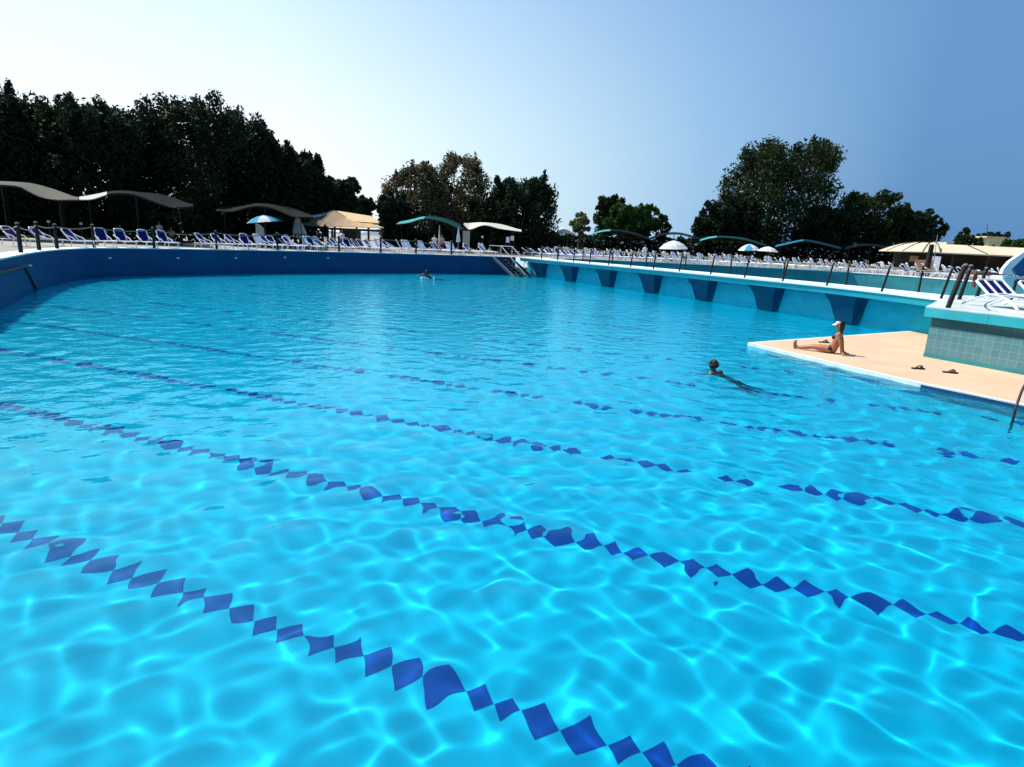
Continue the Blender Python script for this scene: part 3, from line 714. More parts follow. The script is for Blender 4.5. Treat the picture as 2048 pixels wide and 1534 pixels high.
# ------------------------------------------------------------------ shade awnings (arched cloth on posts)
def awning(label, near, far, dn, df, mt, posts=(0.12, 0.5, 0.88), t=0.05, legs=True, end=None):
    """near / far: image points of the front and back edge, at depths dn and df."""
    A = spline([tuple(pt(x, y, dn)) for x, y in near], 6); B = spline([tuple(pt(x, y, df)) for x, y in far], 6)
    n = 25
    def res(c_):
        L_ = [0.0]
        for a, b in zip(c_[:-1], c_[1:]): L_.append(L_[-1]+math.dist(a, b))
        return [np.array([np.interp(u*L_[-1], L_, [p[k] for p in c_]) for k in range(3)]) for u in np.linspace(0, 1, n)]
    A, B = res(A), res(B); z0 = min(p[2] for p in A)
    th = thing('shade_awning', label, 'awning', (float(A[n//2][0]), float(A[n//2][1]), DECK))
    mid = [(a+b)/2+np.array([0, 0, 0.12]) for a, b in zip(A, B)]
    o3 = np.array(th.location); k0 = 0
    if end:                                            # sunlit left end: light put into a paler cloth, shade into the rest
        k0 = int(end[1]*(n-1)); mb = MB()
        mb.sheet([[tuple(p-o3) for p in r_[:k0+1]] for r_ in (A, mid, B)], t); mb.build('sunlit_end', end[0], th)
    mb = MB(); mb.sheet([[tuple(p-o3) for p in r_[k0:]] for r_ in (A, mid, B)], t); mb.build('cloth', mt, th)
    for u in (posts if legs else ()):
        for c_ in (A, B):
            p = c_[int(u*(n-1))]-o3; mb = MB(); mb.tube([(p[0], p[1], 0), (p[0], p[1], p[2]-t)], 0.045, 0, 6); mb.build('post', M['dark_post'], th)
    for c_ in (A, B):
        mb = MB(); mb.tube([tuple(p-o3-np.array([0, 0, t+.035])) for p in c_[::3]], 0.03, 0, 5); mb.build('arch_bar', M['dark_post'], th)
    return th
M['aw_cream'] = cloth('cream_awning_cloth', (0.20, 0.19, 0.16), 0.35)
M['aw_grey'] = cloth('grey_blue_awning_cloth', (0.006, 0.011, 0.014), 0.2)
M['aw_grey2'] = cloth('grey_awning_cloth', (0.018, 0.02, 0.02), 0.25)
M['aw_teal'] = cloth('teal_awning_cloth', (0.004, 0.05, 0.055), 0.2)
M['aw_sunlit'] = cloth('sunlit_cyan_awning_end', (0.10, 0.42, 0.46), 0.35)  # sunlight on an awning's left end, painted as paler cloth
M['aw_navy'] = cloth('dark_blue_awning_cloth', (0.003, 0.012, 0.02), 0.15)
M['aw_blue'] = cloth('blue_awning_cloth', (0.004, 0.035, 0.06), 0.2)
M['aw_sunlit_blue'] = cloth('sunlit_blue_awning_end', (0.03, 0.22, 0.38), 0.35)
M['aw_white'] = cloth('white_awning_cloth', (0.74, 0.72, 0.66), 0.4)
AG = 'arched awnings round the pool'
def aw(*a, **k): o = awning(*a, **k); o['group'] = AG; return o
aw('cream arched awning cut by the left edge of the frame', [(-150, 380), (-70, 370), (0, 369), (40, 373), (64, 386), (100, 398), (157, 399)], [(-140, 366), (-60, 362), (0, 363), (60, 366), (110, 379), (158, 397)], 41, 48, M['aw_cream'])
aw('grey blue arched awning in front of the big left tree', [(158, 399), (185, 398), (222, 387), (265, 388), (305, 402), (345, 414), (387, 412)], [(160, 394), (195, 387), (235, 383), (275, 384), (320, 388), (355, 398), (385, 410)], 45, 53, M['aw_grey'], end=(M['aw_white'], .27))  # white end paints the sun falling on this awning's left quarter
aw('grey ribbed arched awning above the blue and white parasol', [(432, 421), (462, 422), (508, 412), (545, 416), (585, 432), (626, 434)], [(437, 417), (470, 412), (515, 407), (550, 409), (590, 417), (624, 432)], 52, 60, M['aw_grey2'])
aw('teal arched awning before the brown leaved trees', [(792, 448), (818, 445), (848, 437), (885, 443), (924, 460)], [(806, 443), (830, 437), (852, 433), (884, 435), (920, 448)], 66, 74, M['aw_teal'], end=(M['aw_sunlit'], .42))
aw('white arched awning right of the beige board', [(927, 449), (939, 459), (968, 450), (1000, 457), (1043, 463)], [(930, 447), (950, 445), (972, 445), (1005, 449), (1042, 460)], 68, 76, M['aw_white'])
aw('pale triangular awning at the foot of the dark middle tree', [(1110, 472), (1128, 466), (1150, 468)], [(1112, 462), (1128, 455), (1149, 466)], 78, 83, M['aw_white'], posts=(0.1, 0.9))
aw('dark blue awning with a sunlit pale end left of the green tree', [(1180, 470), (1206, 463), (1235, 462), (1265, 468), (1298, 478)], [(1186, 466), (1210, 460), (1236, 460), (1266, 464), (1296, 475)], 82, 91, M['aw_navy'], end=(M['aw_sunlit'], .36))
aw('dark awning above the open white parasol', [(1299, 478), (1330, 469), (1360, 468), (1397, 478)], [(1300, 475), (1332, 466), (1362, 466), (1396, 475)], 84, 92, M['aw_navy'])
aw('dark teal awning at the foot of the big right tree', [(1399, 482), (1422, 476), (1450, 475), (1490, 480), (1532, 492)], [(1401, 479), (1424, 473), (1450, 472), (1490, 476), (1530, 489)], 86, 92.5, M['aw_teal'], end=(M['aw_sunlit'], .26))
aw('bright blue awning behind the two small parasols', [(1550, 494), (1580, 487), (1608, 482), (1642, 488), (1682, 498)], [(1553, 490), (1582, 484), (1610, 479), (1642, 484), (1680, 494)], 86, 92.5, M['aw_blue'], end=(M['aw_sunlit_blue'], .45))
aw('dark blue awning left of the long cream roof', [(1690, 498), (1715, 492), (1745, 491), (1790, 499)], [(1692, 495), (1717, 489), (1746, 488), (1788, 495)], 86, 92.5, M['aw_navy'])

# ------------------------------------------------------------------ parasols
def parasol(label, px, py_top, py_rim, half_px, Y, c1, c2, tilt=(0, 0), group='open parasols on the decks'):
    top = pt(px, py_top, Y); rim = pt(px, py_rim, Y); rad = half_px*Y/F_PX; h = max(0.25, top.z-rim.z)
    t = thing('parasol', label, 'parasol', (top.x, top.y, DECK), 0, group)
    H_ = top.z-DECK
    mb = MB(); mb.tube([(0, 0, 0), (0, 0, H_+.06)], 0.03, 0, 8); mb.build('pole', M['dark_metal'], t)
    mb = MB(); mb.lathe([(0.0, 0), (0.28, 0.0), (0.28, 0.06), (0.08, 0.1), (0.05, 0.25)], (0, 0, 0), 12); mb.build('base', M['dark_metal'], t)
    mb = MB(); seg = 16; vs = []; fs = []; mi = []
    prof = [(0.02, H_), (rad*.35, H_-h*.16), (rad*.7, H_-h*.5), (rad, H_-h)]
    Rt = Matrix.Rotation(tilt[0], 3, 'X') @ Matrix.Rotation(tilt[1], 3, 'Y')
    pc = Vector((0, 0, H_-h*.5))
    for thick in (0, 0.02):
        for r_, z in prof:
            for k in range(seg):
                a = 2*math.pi*k/seg; sc_ = 1.0 if k % 2 == 0 else 0.965
                vs.append(pc + Rt @ (Vector((r_*sc_*math.cos(a), r_*sc_*math.sin(a), z-thick))-pc))
    n = len(prof)*seg
    for i in range(len(prof)-1):
        for k in range(seg):
            q = (i*seg+k, i*seg+(k+1) % seg, (i+1)*seg+(k+1) % seg, (i+1)*seg+k); m_ = (k//2) % 2
            mb.add([], [], 0); fs.append((q[::-1], m_)); fs.append((tuple(n+x for x in q), m_))
    for k in range(seg):
        a, b = 3*seg+k, 3*seg+(k+1) % seg; fs.append(((a, b, n+b, n+a), (k//2) % 2))
    mb.v = [tuple(v) for v in vs]
    for q, m_ in fs: mb.f.append(q); mb.m.append(m_); mb.smooth.append(False)
    cn = mb.build('canopy', [c1, c2], t, sharp=False)
    for k in range(8):
        a = 2*math.pi*k/8; rb = MB(); e = pc+Rt @ (Vector((rad*.97*math.cos(a), rad*.97*math.sin(a), H_-h-.03))-pc); m2 = pc+Rt @ (Vector((rad*.5*math.cos(a), rad*.5*math.sin(a), H_-h*.33-.03))-pc)
        rb.tube([pc+Rt @ (Vector((0, 0, H_-.04))-pc), m2, e], 0.012, 0, 4); rb.build('rib', M['steel'], t)
    return t
parasol('open parasol with white and light blue panels on the left deck', 527, 430, 444, 33, 52, M['white_cloth'], M['ltblue_cloth'], (0.05, -0.12))
parasol('open white parasol alone in front of the dark hedge', 1348, 481, 497, 28, 74, M['white_cloth'], M['white_cloth'], (0.05, -0.05))
parasol('pale blue and white parasol, left one of a touching pair', 1499, 488, 500, 21, 76, M['white_cloth'], M['ltblue_cloth'], (0.05, -0.08))
parasol('plain white parasol, right one of a touching pair', 1537, 493, 503, 20, 74, M['white_cloth'], M['white_cloth'], (0.0, 0.04))
def closed_parasol(label, px, y0, y1, Y, rad, mt, lean=0.0):
    a = pt(px, y0, Y); b = pt(px, y1, Y); t = thing('parasol', label, 'parasol', (a.x, a.y, DECK), 0, 'closed parasols by the hut')
    H_ = a.z-DECK; lo = max(0.5, b.z-DECK)
    mb = MB(); mb.tube([(0, 0, 0), (0, 0, H_+.1)], 0.03, 0, 8); mb.build('pole', M['steel'], t)
    mb = MB(); seg = 20; vs = []; prof = [(0.03, H_), (rad*.45, H_-(H_-lo)*.3), (rad*.8, H_-(H_-lo)*.7), (rad, lo), (rad*.8, lo+.02)]
    fs = []
    for r_, z in prof:
        for k in range(seg):
            w_ = r_*(1+.22*(-1)**k); vs.append((w_*math.cos(2*math.pi*k/seg)+lean*(H_-z), w_*math.sin(2*math.pi*k/seg), z))
    for i in range(len(prof)-1):
        for k in range(seg): fs.append((i*seg+k, (i+1)*seg+k, (i+1)*seg+(k+1) % seg, i*seg+(k+1) % seg))
    mb.add(vs, fs); mb.build('canopy', mt, t); return t
closed_parasol('closed grey white parasol left of the thatched hut', 594, 431, 468, 57, 0.55, M['white_cloth'], 0.12)
closed_parasol('closed blue grey parasol at the corner of the thatched hut', 650, 447, 474, 58, 0.30, M['aw_grey'])
closed_parasol('closed white parasol below the right end of the teal awning', 917, 455, 484, 64, 0.18, M['white_cloth'])
closed_parasol('thin closed white parasol in the middle of the teal awning', 879, 452, 492, 64, 0.12, M['white_cloth'])
# white panel with a curved edge under the parasol
mb = MB(); o0 = pt(512, 470, 52.5); o1 = pt(512, 446, 52.5); hgt = o1.z-o0.z; zb = o0.z
out_ = [(0, 0), (0.78, 0), (0.76, hgt*.35), (0.62, hgt*.66), (0.36, hgt*.88), (0, hgt)]
vs = [(o0.x+x, o0.y, zb+z) for x, z in out_]+[(o0.x+x, o0.y+.05, zb+z) for x, z in out_]; n = len(out_)
mb.add(vs, [tuple(range(n)), tuple(range(2*n-1, n-1, -1))]+[(i, n+i, n+(i+1) % n, (i+1) % n) for i in range(n)])
mb.tube([(o0.x+.02, o0.y+.025, DECK), (o0.x+.02, o0.y+.025, zb+.05)], 0.03)
mb.tube([(o0.x+.6, o0.y+.025, DECK), (o0.x+.6, o0.y+.025, zb+.05)], 0.03)
tag(mb.build('screen', M['white_cloth']), 'white screen with a curved edge under the blue and white parasol', 'screen')

# ------------------------------------------------------------------ thatched hut
hut = thing('hut', 'open hut with tan awning front and thatched roof between the trees', 'hut')
Yh = 62
ap = pt(668, 421, Yh); eL = pt(640, 452, Yh-1.5); eR = pt(768, 455, Yh-1.5); rr_ = pt(742, 432, Yh+3); r0_ = pt(672, 421, Yh+3)
mb = MB(); mb.sheet([[tuple(ap.lerp(pt(742, 447, Yh-.6), u)+Vector((0, 0, -.35*math.sin(u*math.pi)))) for u in np.linspace(0, 1, 9)], [tuple(eL.lerp(eR, u)) for u in np.linspace(0, 1, 9)]], 0.06); mb.build('front_awning', M['tan_cloth'], hut)
mb = MB(); mb.sheet([[tuple(r0_.lerp(rr_, u)) for u in np.linspace(0, 1, 6)], [tuple(pt(690, 432, Yh+1).lerp(pt(758, 443, Yh+.2), u)) for u in np.linspace(0, 1, 6)], [tuple(pt(700, 442, Yh-.3).lerp(pt(756, 446, Yh-.3), u)) for u in np.linspace(0, 1, 6)]], 0.2); mb.build('thatched_roof', M['thatch'], hut)
mb = MB(); mb.sheet([[tuple(pt(615, 428, Yh+6)), tuple(pt(660, 421, Yh+6)), tuple(pt(672, 421, Yh+5))], [tuple(pt(612, 436, Yh+2)), tuple(pt(648, 436, Yh+2)), tuple(pt(668, 424, Yh+1.6))]], 0.08); mb.build('rear_awning', M['white_cloth'], hut)
mb = MB(); mb.sheet([[tuple(pt(610, 437, Yh+1.4)), tuple(pt(640, 433, Yh+1.2)), tuple(pt(667, 422, Yh+.6))], [tuple(pt(606, 450, Yh-.5)), tuple(pt(628, 452, Yh-.8)), tuple(pt(641, 452, Yh-1.2))]], 0.08); mb.build('side_roof', M['roof_rib'], hut)
for px, d_ in ((610, 0), (628, 0.6), (655, -1), (664, 2), (681, 3), (737, -1), (763, -1)):
    p = pt(px, 455, Yh+d_); mb = MB(); mb.box((p.x-.09, p.y-.09, DECK), (p.x+.09, p.y+.09, p.z-.02)); mb.build('post', M['trunk'], hut)
p = pt(640, 456, Yh-.8); q = pt(768, 458, Yh-.8); mb = MB(); mb.box((p.x, p.y-.08, min(p.z, q.z)-.12), (q.x, p.y+.08, min(p.z, q.z)+.1)); mb.build('beam', M['trunk'], hut)
p = pt(684, 466, Yh+2.5); q = pt(712, 466, Yh+2.5); mb = MB(); mb.box((p.x, p.y, DECK), (q.x, p.y+2, p.z+.5)); mb.build('counter', M['olive_wall'], hut)

# beige board, white notice boards, lanterns
def board(name, label, x0, y0, x1, y1, Y, mt, cat, group=None, rz=0.0):
    a = pt(x0, y1, Y); b = pt(x1, y0, Y); b.x = a.x+(b.x-a.x)/math.cos(rz); t = thing(name, label, cat, (a.x, Y, DECK), rz, group)
    mb = MB(); mb.box((0, -.03, a.z-DECK), (b.x-a.x, .03, b.z-DECK)); mb.build('panel', mt, t)
    for u in (0.06, 0.94):
        mb = MB(); x = (b.x-a.x)*u; mb.box((x-.03, .035, 0), (x+.03, .09, b.z-DECK-.05)); mb.build('post', M['dark_metal'], t)
    return t
board('board', 'tall beige board between the teal and the white awnings', 925, 462, 940, 496, 65.5, M['board'], 'board')
NB = 'white notice boards behind the stairs'
board('notice_board', 'lower narrow white notice board behind the pool stairs', 1012, 474, 1019, 485, 66, M['white'], 'notice board', NB)
board('notice_board', 'upper square white notice board behind the pool stairs', 1021, 472, 1028, 481, 66.4, M['white'], 'notice board', NB)
def lantern(label, px, py, Y):
    p = pt(px, py, Y); t = thing('lantern', label, 'lamp', (p.x, p.y, DECK), 0, 'lantern posts on the decks')
    h = p.z-DECK; mb = MB(); mb.tube([(0, 0, 0), (0, 0, h-.1)], 0.035, 0, 6); mb.build('post', M['dark_metal'], t)
    mb = MB(); mb.lathe([(0.02, h-.11), (0.09, h-.08), (0.11, h), (0.08, h+.08), (0.01, h+.10)], (0, 0, 0), 12); mb.build('globe', M['lamp_glass'], t)
lantern('white globe lantern in front of the white awning', 965, 474, 66)
lantern('white globe lantern by the tall fence post at left', 97, 443, 45)
lantern('small white globe lantern above the lounger near the third fence post', 162, 447, 47)

# ------------------------------------------------------------------ right side: long roofed building, house, slide
bd = thing('building', 'low building with a long cream roof and a rounded ribbed end', 'building')
Yb = 78
E0, E1 = pt(1880, 508, Yb), pt(2200, 516, Yb); R0_, R1_ = pt(1866, 489, Yb+5), pt(2200, 501, Yb+5)
ez = (E0.z+E1.z)/2; rz_ = (R0_.z+R1_.z)/2
mb = MB(); mb.sheet([[(R0_.x+(R1_.x-R0_.x)*u, Yb+5, rz_) for u in np.linspace(0, 1, 8)], [(E0.x+(E1.x-E0.x)*u, Yb, ez) for u in np.linspace(0, 1, 8)]], 0.15); mb.build('roof', M['cream_roof'], bd)
apx = Vector((R0_.x, Yb+5, rz_)); Lx = pt(1790, 506, Yb+3)
rim = [Vector((E0.x, Yb, ez))] + [Vector((E0.x+(Lx.x-E0.x)*math.sin(a)**0.9, Yb+5-5*math.cos(a), ez)) for a in np.linspace(0.2, math.pi*.75, 9)]
rows_ = []
for u in np.linspace(0, 1, 6): rows_.append([tuple(apx.lerp(p, u)+Vector((0, 0, 0.55*math.sin(u*math.pi)))) for p in rim])
mb = MB(); mb.sheet(rows_, 0.12); mb.build('dome_end', M['cream_roof'], bd)
for p in rim[::2]:
    mb = MB(); mb.tube([tuple(apx.lerp(p, u)+Vector((0, 0, 0.55*math.sin(u*math.pi)+.03))) for u in np.linspace(0, 1, 7)], 0.06, 0, 5); mb.build('roof_rib', M['roof_rib'], bd)
mb = MB(); mb.tube([(E0.x+6, Yb+.1, ez+.06), (R0_.x+4.5, Yb+5, rz_+.06)], 0.06, 0, 5); mb.build('roof_rib', M['roof_rib'], bd)
mb = MB(); mb.box((E0.x-3, Yb+4.2, DECK), (E1.x, Yb+4.6, ez)); mb.build('rear_wall', M['olive_wall'], bd)
for k in range(5):
    x = E0.x+2+k*4.4; mb = MB(); mb.box((x-.1, Yb+.3, DECK), (x+.1, Yb+.5, ez-.13)); mb.build('column', M['roof_rib'], bd)
for x, z0 in ((Lx.x+2.4, 0), (Lx.x+4.5, 0)):
    mb = MB(); mb.box((x-.5, Yb+2.6, DECK+1.2), (x+.5, Yb+2.75, DECK+1.95)); mb.build('window', M['wood'], bd)
board('board', 'orange brown board panel in front of the rounded roof end', 1825, 520, 1853, 546, 60, M['wood'], 'board', rz=-.75)
board('board', 'tall white panel beside the orange brown board', 1859, 513, 1876, 546, 60.5, M['white'], 'board', rz=-.75)
a = pt(1850, 556, 58); b = pt(1864, 489, 58); a.z = DECK
mb = MB(); mb.tube([tuple(a), tuple(b)], [0.26, 0.2], 0, 8); tag(mb.build('pole', M['dark_post']), 'thick dark leaning pole in front of the rounded roof end', 'pole')
a = pt(1866, 490, 58.3); b = pt(1864, 545, 58.3)
mb = MB(); mb.tube([tuple(b), tuple(pt(1875, 470, 58.3))], 0.03, 0, 5); tag(mb.build('pole', M['steel']), 'thin steel pole beside the thick dark leaning pole', 'pole')

hs = thing('house', 'pale yellow house with planted roof terrace above the cream roof', 'house')
Yo = 118
def wbox(name, x0, y0, x1, y1, d0, d1, mt):
    a = pt(x0, y1, Yo+d0); b = pt(x1, y0, Yo+d0); mb = MB(); mb.box((a.x, Yo+d0, DECK), (b.x, Yo+d1, b.z)); return mb.build(name, mt, hs)
wbox('front_wall', 1975, 476, 2010, 500, 0, 8, M['cream_wall']); wbox('side_wing', 1952, 480, 1974.5, 500, 1.5, 8, M['cream_wall']); wbox('low_wing', 1890, 487, 1951.5, 502, 3, 9, M['cream_wall'])
a = pt(1972, 478, Yo-.2); b = pt(2014, 474, Yo-.2); mb = MB(); mb.box((a.x, Yo-.25, b.z-.25), (b.x, Yo+8.2, b.z-.02)); mb.build('cornice', M['cream_wall'], hs)
for x0, x1 in ((1984, 1990), (1999, 2003)):
    a = pt(x0, 496, Yo-.02); b = pt(x1, 489, Yo-.02); mb = MB(); mb.box((a.x, Yo-.03, a.z), (b.x, Yo+.05, b.z)); mb.build('window', M['olive_wall'], hs)
a = pt(1973, 480, Yo+3); b = pt(1975, 448, Yo+3); mb = MB(); mb.tube([tuple(a), tuple(b)], 0.04, 0, 5)
for u in (.55, .7, .85):
    p = a.lerp(b, u); mb.tube([(p.x-.5*(1.1-u), p.y, p.z), (p.x+.5*(1.1-u), p.y, p.z)], 0.02, 0, 4)
mb.build('antenna', M['dark_metal'], hs)

sl = thing('water_slide', 'deep blue slide with broad white side rail at the right edge', 'water slide')
Ys = 34
def sp(px, py, d_=0): return pt(px, py, Ys+d_)
white_out = [(2048+30, 488), (2046, 505), (2020, 523), (2008, 537), (2004, 548), (2030, 551), (2022, 540), (2048, 515), (2078, 498)]
pts_ = [sp(*p) for p in white_out]; mb = MB(); n = len(pts_); vs = [tuple(p) for p in pts_]+[(p.x+.1, p.y+.35, p.z) for p in pts_]
tri = [tuple(t) for t in tessellate_polygon([[Vector((p.x, p.z, 0)) for p in pts_]])]
mb.add(vs, tri+[tuple(n+i for i in t) for t in tri]+[(i, (i+1) % n, n+(i+1) % n, n+i) for i in range(n)]); o = mb.build('side_rail', M['white'], sl)
blue = [(2078, 499), (2048, 516), (2027, 538), (2035, 551), (2078, 553)]
pts_ = [sp(*p, .08) for p in blue]; mb = MB(); n = len(pts_); vs = [tuple(p) for p in pts_]+[(p.x+.1, p.y+.9, p.z) for p in pts_]
tri = [tuple(t) for t in tessellate_polygon([[Vector((p.x, p.z, 0)) for p in pts_]])]
mb.add(vs, tri+[tuple(n+i for i in t) for t in tri]+[(i, (i+1) % n, n+(i+1) % n, n+i) for i in range(n)]); mb.build('chute', M['slide_blue'], sl)
for o in sl.children:
    bm = bmesh.new(); bm.from_mesh(o.data); bmesh.ops.recalc_face_normals(bm, faces=bm.faces); bm.to_mesh(o.data); bm.free()
a = sp(2008, 552, .2); mb = MB(); mb.box((a.x, Ys+.1, DECK), (a.x+2.4, Ys+1.1, sp(2035, 553, .2).z)); mb.build('plinth', M['coping'], sl)
a = pt(1944, 545, 36); b = pt(2030, 551, 35.6)
mb = MB(); mb.box((a.x, 35.7, a.z-.12), (b.x, 36.5, a.z+.05)); mb.box((a.x+.2, 35.9, DECK), (a.x+.3, 36.1, a.z-.1)); mb.box((b.x-.3, 35.9, DECK), (b.x-.2, 36.1, a.z-.1))
tag(mb.build('bench', M['red_wood']), 'long red brown bench left of the blue slide', 'bench')
# rounded dark frame at the right edge behind the terrace lounger
a = pt(2026, 588, 24); mb = MB(); top_ = pt(2026, 560, 24).z
mb.tube(spline([(a.x, 24, DECK-.2), (a.x, 24, top_-.15), (a.x+.12, 24, top_), (a.x+1.6, 24, top_), (a.x+1.75, 24, top_-.15), (a.x+1.75, 24, DECK-.2)], 4), 0.05, 0, 8)
tag(mb.build('chair_frame', M['dark_post']), 'dark rounded frame behind the terrace lounger at the right edge', 'frame')
#SPLIT3

# ------------------------------------------------------------------ trees, bushes, hedges
def leaves(cl, size, rg, up=0.35):
    """cl: rows of x,y,z,rx,ry,rz,count -> diamond leaves spread in those clumps."""
    P = []; 
    for x, y, z, rx, ry, rz, n in cl:
        d = rg.normal(size=(int(n), 3)); d /= np.linalg.norm(d, axis=1)[:, None]
        r = rg.uniform(0, 1, (int(n), 1))**0.45
        P.append(d*r*np.array([rx, ry, rz]) + np.array([x, y, z]))
    P = np.concatenate(P); n = len(P)
    a = rg.normal(size=(n, 3)); a[:, 2] += up; a /= np.linalg.norm(a, axis=1)[:, None]
    b = np.cross(a, rg.normal(size=(n, 3))); b /= np.linalg.norm(b, axis=1)[:, None]
    s = size*rg.uniform(0.55, 1.3, (n, 1))
    V = np.stack([P+a*s, P+b*s*0.42+a*s*.1, P-a*s*0.8, P-b*s*0.42+a*s*.1], 1).reshape(-1, 3)
    Fq = (np.arange(n)[:, None]*4+np.arange(4)[None]).astype(np.int32)
    return V, Fq
def envelope(style, t):
    if style == 'column': return np.interp(t, [0, .15, .5, .8, 1], [.75, 1, 1, .85, .48])
    if style == 'round': return np.interp(t, [0, .2, .5, .8, .95, 1], [.7, .95, 1, .93, .78, .55])
    if style == 'open': return np.interp(t, [0, .25, .5, .75, 1], [.55, .85, 1, .8, .3])
    return np.interp(t, [0, .3, .7, 1], [1, 1, .8, .3])
def tree(label, px, y_top, y_bot, half_px, Y, style='round', leaf='leaf_dark', dens=1.0, lean=0.0, seed=0, size=0.30, spires=6, name='tree', group=None, plumes=0, trunk=True, cat='tree', core=True, ground=DECK):
    rg = np.random.default_rng(seed+100)
    top = pt(px, y_top, Y); bot = pt(px, y_bot, Y); x0 = bot.x; Rm = half_px*Y/F_PX
    zb = max(bot.z, ground+.2); H_ = top.z-zb
    th = thing(name, label, cat, (x0, Y, ground), 0, group)
    cl = []; N = int(46*dens)
    clr = max(0.5, min(Rm*.30, H_*.16))
    for i in range(N):                                     # clumps over the crown
        t = rg.uniform(0.0, 1.0)**0.9; e = envelope(style, t)*Rm
        a = rg.uniform(0, 2*math.pi); r = e*math.sqrt(rg.uniform(.25, 1))*.92
        q = clr*rg.uniform(.55, 1.15)*(0.65+.5*(1-t))
        cl.append((r*math.cos(a)+lean*H_*t*t, r*math.sin(a)*.8, zb-ground+H_*t*(.80 if plumes else .93), q, q, q*(1.1 if style != 'column' else 1.7), 85*dens**.3))
    if core:
        for t in np.linspace(.04, .82, 12):
            e = envelope(style, t)*Rm*.72
            cl.append((lean*H_*t*t, 0, zb-ground+H_*t, e, e*.8, H_*.09, 230))
    for i in range(plumes):                                # upright feathery plumes that make the outline
        a = 2*math.pi*(i+rg.uniform(-.3, .3))/plumes; u = rg.uniform(.25, .95); x = Rm*u*math.cos(a); y = Rm*.7*u*math.sin(a)
        zt = H_*rg.uniform(.86, .98)*(1-.16*u*u); w_ = max(.45, Rm*rg.uniform(.13, .2)); z = zt-H_*.34
        while z < zt:
            k = (zt-z)/(H_*.34); q = w_*(.52+.6*k**.6); cl.append((x+rg.normal()*.12*w_, y+rg.normal()*.2*w_, zb-ground+z, q, q, H_*.05, 62)); z += H_*.034
    for i in range(spires):                                # shoots that break the outline
        t = rg.uniform(.5, 1.0); e = envelope(style, t)*Rm; a = rg.uniform(0, 2*math.pi)
        x = e*.9*math.cos(a)+lean*H_*t*t; z = zb-ground+H_*t*.96
        L_ = H_*rg.uniform(.03, .075)
        cl.append((x, e*.6*math.sin(a), z+L_*.35, clr*.17, clr*.17, L_, 44))
        cl.append((x, e*.6*math.sin(a), z-L_*.5, clr*.42, clr*.42, L_*.8, 60))
    V, Fq = leaves(cl, size, rg)
    link('crown', np_mesh('crown', V, Fq, M[leaf], False), th)
    if trunk:
        mb = MB(); r_ = max(.12, H_*.018)
        zt = zb-ground+H_*.75
        mb.tube([(0, 0, -.1), (rg.normal()*.1, 0, zt*.35), (lean*H_*.3, 0, zt*.7), (lean*H_*.6, 0, zt)], [r_*1.3, r_, r_*.6, r_*.2], 0, 8)
        for k in range(9):
            t = rg.uniform(.2, .75); a = rg.uniform(0, 2*math.pi); e = envelope(style, t)*Rm*.75
            zz = zb-ground+H_*t
            mb.tube([(lean*H_*t*t*.6, 0, zz*.72), (e*.5*math.cos(a)+lean*H_*t*t, e*.4*math.sin(a), zz*.9), (e*math.cos(a)+lean*H_*t*t, e*.8*math.sin(a), zz)], [r_*.5, r_*.32, r_*.1], 0, 5)
        mb.build('trunk', M['trunk'], th)
    return th
GT = 'tall dark trees behind the left deck'
LT = [(-70, 160, 160, 'tall dark tree cut by the left edge of the frame', 'round'), (28, 150, 85, 'tall dark spiky tree nearest the left edge of the frame', 'column'),
      (95, 156, 70, 'tall dark tree second from the left edge, with feathery tips', 'column'), (195, 172, 95, 'tall dark tree with rounded top behind the first awning', 'round'),
      (278, 186, 75, 'dark tree left of the broad left tree, behind the second awning', 'round'), (410, 166, 128, 'broad tall dark tree, biggest of the left group', 'round'),
      (505, 222, 78, 'dark tree on the right shoulder of the broad left tree', 'round'), (562, 270, 62, 'mid height dark tree behind the grey ribbed awning', 'column'),
      (612, 292, 48, 'small dark pointed tree left of the thatched hut', 'column')]
for i, (px, yt, hw, lab, sty) in enumerate(LT):
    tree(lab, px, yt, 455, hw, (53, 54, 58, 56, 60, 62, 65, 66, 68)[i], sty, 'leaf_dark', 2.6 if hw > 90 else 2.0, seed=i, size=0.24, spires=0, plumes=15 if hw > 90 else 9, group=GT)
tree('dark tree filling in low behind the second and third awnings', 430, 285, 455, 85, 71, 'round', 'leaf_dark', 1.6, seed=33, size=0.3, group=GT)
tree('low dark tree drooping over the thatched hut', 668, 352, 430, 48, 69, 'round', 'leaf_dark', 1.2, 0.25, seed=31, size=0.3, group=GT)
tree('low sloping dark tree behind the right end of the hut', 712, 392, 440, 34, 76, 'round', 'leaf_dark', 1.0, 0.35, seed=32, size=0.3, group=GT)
tree('bushy green tree at the right end of the hut', 790, 385, 492, 38, 76, 'round', 'leaf_dark', 1.3, seed=41, size=0.3)
tree('brown leaved tree with open branches, left of the taller brown one', 826, 326, 490, 80, 80, 'open', 'leaf_brown', 2.0, 0.06, seed=42, size=0.24, spires=14, core=False)
tree('tall brown leaved tree in the middle of the skyline', 920, 302, 485, 74, 82, 'open', 'leaf_brown', 2.2, 0.0, seed=43, size=0.24, spires=14, core=False)
tree('olive tree filling in below the two brown trees', 890, 372, 490, 110, 85, 'round', 'leaf_olive', 1.6, seed=47, size=0.3)
tree('round dark green tree right of the brown trees', 1043, 342, 492, 72, 80, 'round', 'leaf_dark', 2.4, seed=44, size=0.26, spires=5, plumes=9)
tree('dark tree between the brown and the round dark tree', 985, 400, 490, 50, 84, 'round', 'leaf_dark', 1.3, seed=45, size=0.3)
tree('thin yellow green shrub at the right of the dark tree', 1160, 424, 470, 22, 92, 'open', 'leaf_yellow', .6, seed=51, size=0.28, core=False, cat='shrub', name='shrub')
